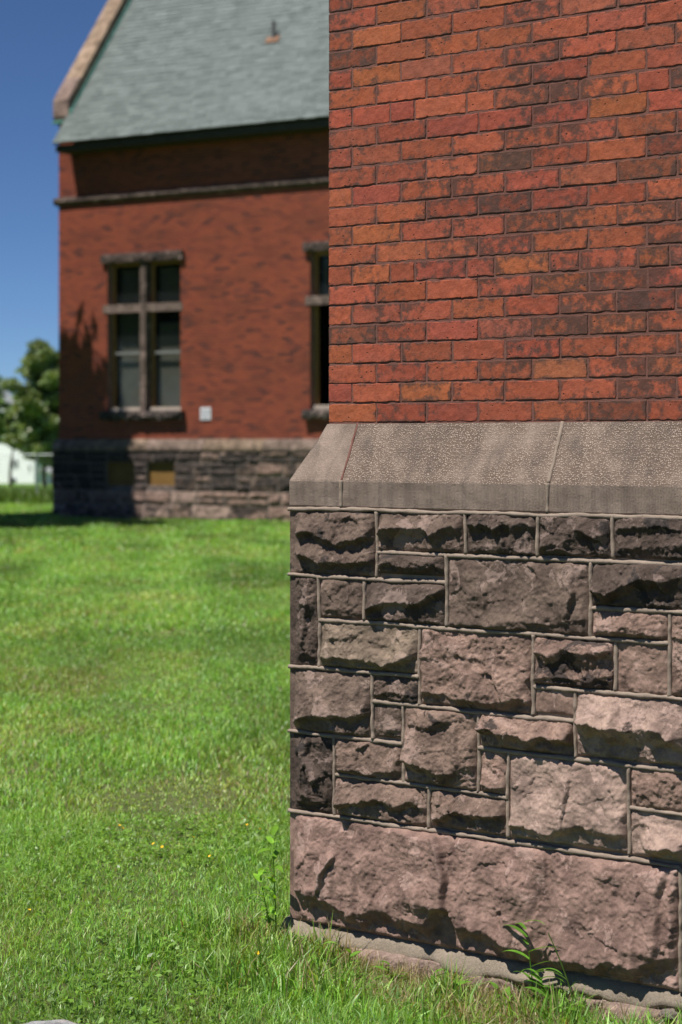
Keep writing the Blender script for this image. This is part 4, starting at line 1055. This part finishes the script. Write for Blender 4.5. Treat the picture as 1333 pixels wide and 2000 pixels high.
# longer unmown grass and straw along the near wall
def along(n, s0, s1, o0, o1):
    s = rs.uniform(s0, s1, n); o = o0+(o1-o0)*rs.random(n)**1.6
    return C1[0]+d1[0]*s+n1[0]*o, C1[1]+d1[1]*s+n1[1]*o
x, y = along(8500, -.35, 2.2, .07, .55); n = len(x)
L = rs.uniform(.035,.125,n)*np.clip(1+.75*fbm(x*6,y*6,81,2),.4,1.6); Wd = rs.uniform(.003,.0075,n)
link('tall_grass', blades('tall_grass', x, y, L, Wd, gcols(x, y, rs, .16), .8, rs), M['blade'], kind='stuff', label='longer unmown grass along the foot of the near wall', cat='grass')
x, y = along(5600, .25, 2.2, .05, .40); n = len(x)
link('dry_straw', blades('dry_straw', x, y, rs.uniform(.03,.14,n), rs.uniform(.0015,.003,n), np.array([.42,.34,.20])*rs.uniform(.5,1.25,(n,1)), 1.25, rs), M['blade'], kind='stuff', label='dry pale straw lying along the foot of the near wall', cat='straw')
# rough grass band by the fence
n = 30000; y = rs.uniform(50.5, 60, n); x = rs.uniform(-22, -3, n)
L = rs.uniform(.12,.42,n)*(1+.4*fbm(x*.7,y*.7,83,2)); 
link('rough_grass', blades('rough_grass', x, y, L, rs.uniform(.02,.05,n), np.array([.13,.22,.04])*rs.uniform(.55,1.3,(n,1)), .6, rs), M['blade'], kind='stuff', label='tall rough grass growing along the wire fence', cat='grass')

# ------------------------------------------------------------------ single plants, flowers, stones
def strap_leaf(L, w, bend, fold=.25, seg=7):
    V = []; Fc = []
    for i in range(seg+1):
        t = i/seg; x = L*t*math.cos(bend*t*.6); z = L*t*math.sin(.5)*(1-t*.2)-bend*L*t*t*.5
        ww = w*math.sin(math.pi*min(.98, .08+.92*t)**.75)**.8 if t < 1 else .0004
        V += [(x, -ww/2, z+fold*ww*.5), (x, 0, z), (x, ww/2, z+fold*ww*.5)]
    for i in range(seg):
        a = i*3; Fc += [(a,a+3,a+4,a+1),(a+1,a+4,a+5,a+2)]
    return pymesh('leaf', V, Fc, True)
def weed(name, label, px, py, out, stems, leafspec, seed, col):
    """a plant rooted at the wall foot: stems as (dx, height, lean) with leaves along them"""
    rq = random.Random(seed); s, z = near(px, py); bx = C1[0]+d1[0]*s+n1[0]*out; by = C1[1]+d1[1]*s+n1[1]*out
    o = empty(name, label, 'plant', (bx, by, float(gz(bx, by))), -PHI)
    for dx, h, lx, ly in stems:
        pts = [(dx+lx*(t/6)**1.5, ly*(t/6), h*t/6) for t in range(7)]
        link('stem', MB().tube(pts, [.0028-.0002*t for t in range(7)], 5).mesh('stem'), M['weed'], o, color=(*[c*.8 for c in col], 1))
        for (f, an, L, w, bend) in leafspec(rq):
            q = f*6; i = min(5, int(q)); p = Vector(pts[i]).lerp(Vector(pts[i+1]), q-i)
            k = rq.uniform(.8, 1.3)
            l = link('leaf', strap_leaf(L, w, bend), M['weed'], o, loc=p, color=(col[0]*k, col[1]*k, col[2]*k, 1))
            l.rotation_euler = (rq.uniform(-.3,.3), rq.uniform(-.25,.1), an)
    return o
weed('leafy_weed', 'tall leafy green weed growing against the stone corner', 562, 1800, .045,
     [(-.012,.285,-.005,-.01), (-.03,.19,-.02,-.03)], lambda r: [(.25+.75*i/8, r.choice([2.6,3.4,-.4,-1.2,-1.9,2.0]), r.uniform(.055,.10), r.uniform(.015,.024), r.uniform(.2,.9)) for i in range(12)], 3, (.20,.40,.035))
weed('grass_weed', 'broad-bladed green grass weed in front of the big bottom stone', 1072, 1900, .085,
     [(.0,.19,-.02,.0), (.075,.10,-.03,-.02)], lambda r: [(.3+.7*i/6, r.choice([2.9,3.3,2.5,-.1,-2.6,.2]), r.uniform(.08,.13), r.uniform(.011,.018), r.uniform(.3,1.1)) for i in range(11)], 9, (.13,.29,.035))
st = weed('grass_stalk', 'thin flowering grass stalk leaning beside the grass weed', 1150, 1920, .085, [(.01,.26,-.10,.0)], lambda r: [(.35,-2.9,.09,.006,.2),(.5,3.0,.07,.006,.3)], 5, (.09,.17,.03))
ORD = ['first', 'second', 'third', 'fourth', 'fifth', 'sixth', 'seventh', 'eighth']
for i, px in enumerate((610, 690, 760, 800, 905, 960, 1010, 1180)):
    weed('broadleaf_weed', 'low broadleaf weed at the wall foot, '+ORD[i]+' from the stone corner', px, 1870+ (px-600)*.1, .12+.05*(i % 3), [(0,.075+.02*(i%3),.01,-.01),(.02,.05,.02,-.01)],
         lambda r: [(.3+.7*j/5, r.uniform(0,6.28), r.uniform(.03,.065), r.uniform(.010,.02), r.uniform(.2,1)) for j in range(6)], 40+i, (.15,.30,.04))['group'] = 'low weeds at the wall foot'
# buttercups
def ground_at(px, py):
    y = 6.
    for _ in range(12):
        x = (px-XC)/FPX*y; y = (CAMH-float(gz(x, y))-.05)*FPX/(py-YH)
    return (px-XC)/FPX*y, y
def flower_meshes():
    V = []; Fc = []
    for i in range(5):
        a = i*2*math.pi/5; c, s = math.cos(a), math.sin(a); b = len(V)
        for r, w, z in ((.001,.001,0),(.005,.0045,.002),(.009,.004,.005)):
            V += [(r*c-w*s, r*s+w*c, z), (r*c+w*s, r*s-w*c, z)]
        Fc += [(b,b+1,b+3,b+2),(b+2,b+3,b+5,b+4)]
    pm = pymesh('petals', V, Fc); pm.materials.append(M['petal'])
    sm = MB().tube([(0,0,0),(.002,.001,.03),(0,0,.06)], .001, 4).mesh('stem'); sm.materials.append(M['weed']); return pm, sm
pm, sm = flower_meshes()
for px, py in ((234,1612),(240,1617),(300,1648),(317,1654),(478,1593),(483,1611),(508,1619),(532,1711),(505,1861),(469,1879),(58,1777),(255,1362),(378,1635),(410,1672),(58,1402),(86,1397),(376,1168)):
    x, y = ground_at(px, py); z = float(gz(x, y)); f = empty('yellow_flower', 'small yellow buttercup standing in the lawn grass', 'flower', (x, y, z), R.uniform(0,6), 'yellow flowers in the lawn')
    f.scale = (.65,.65,.8); link('petals', pm, None, f, loc=(0,0,.06)).rotation_euler = (R.uniform(-.5,.5), R.uniform(-.5,.5), 0)
    link('stem', sm, None, f, color=(.09,.18,.03,1))
def boulder(name, label, loc, sx, sy, sz, seed, mat, col):
    import bmesh
    bm = bmesh.new(); bmesh.ops.create_icosphere(bm, subdivisions=4, radius=1)
    P_ = np.array([v.co[:] for v in bm.verts]); n_ = .16*fbm(P_[:,0]*1.3+seed, P_[:,1]*1.3+P_[:,2]*1.7, seed, 3)+.05*fbm(P_[:,0]*5, P_[:,1]*5+P_[:,2]*3, seed+2, 3)
    for v, k in zip(bm.verts, n_):
        v.co *= (1+k); v.co.x *= sx; v.co.y *= sy; v.co.z = max(min(v.co.z, .72), -.9)*sz
    me = bpy.data.meshes.new(name); bm.to_mesh(me); bm.free(); me.polygons.foreach_set('use_smooth', [True]*len(me.polygons))
    return link(name, me, mat, loc=loc, label=label, cat='stone', color=col)
x, y = ground_at(85, 2006); boulder('flat_stone', 'flat pale grey stone half sunk in the lawn', (x, y, float(gz(x, y))+.022), .12, .10, .040, 5, M['stone'], (.34,.35,.36,.0))
s, z = near(1322, 1950); bx, by = C1+d1*s+n1*.05
boulder('pebble', 'rounded grey pebble on the mortar ledge of the wall', (bx, by, ZB0-.052), .030, .028, .018, 8, M['stone'], (.22,.19,.17,.0))
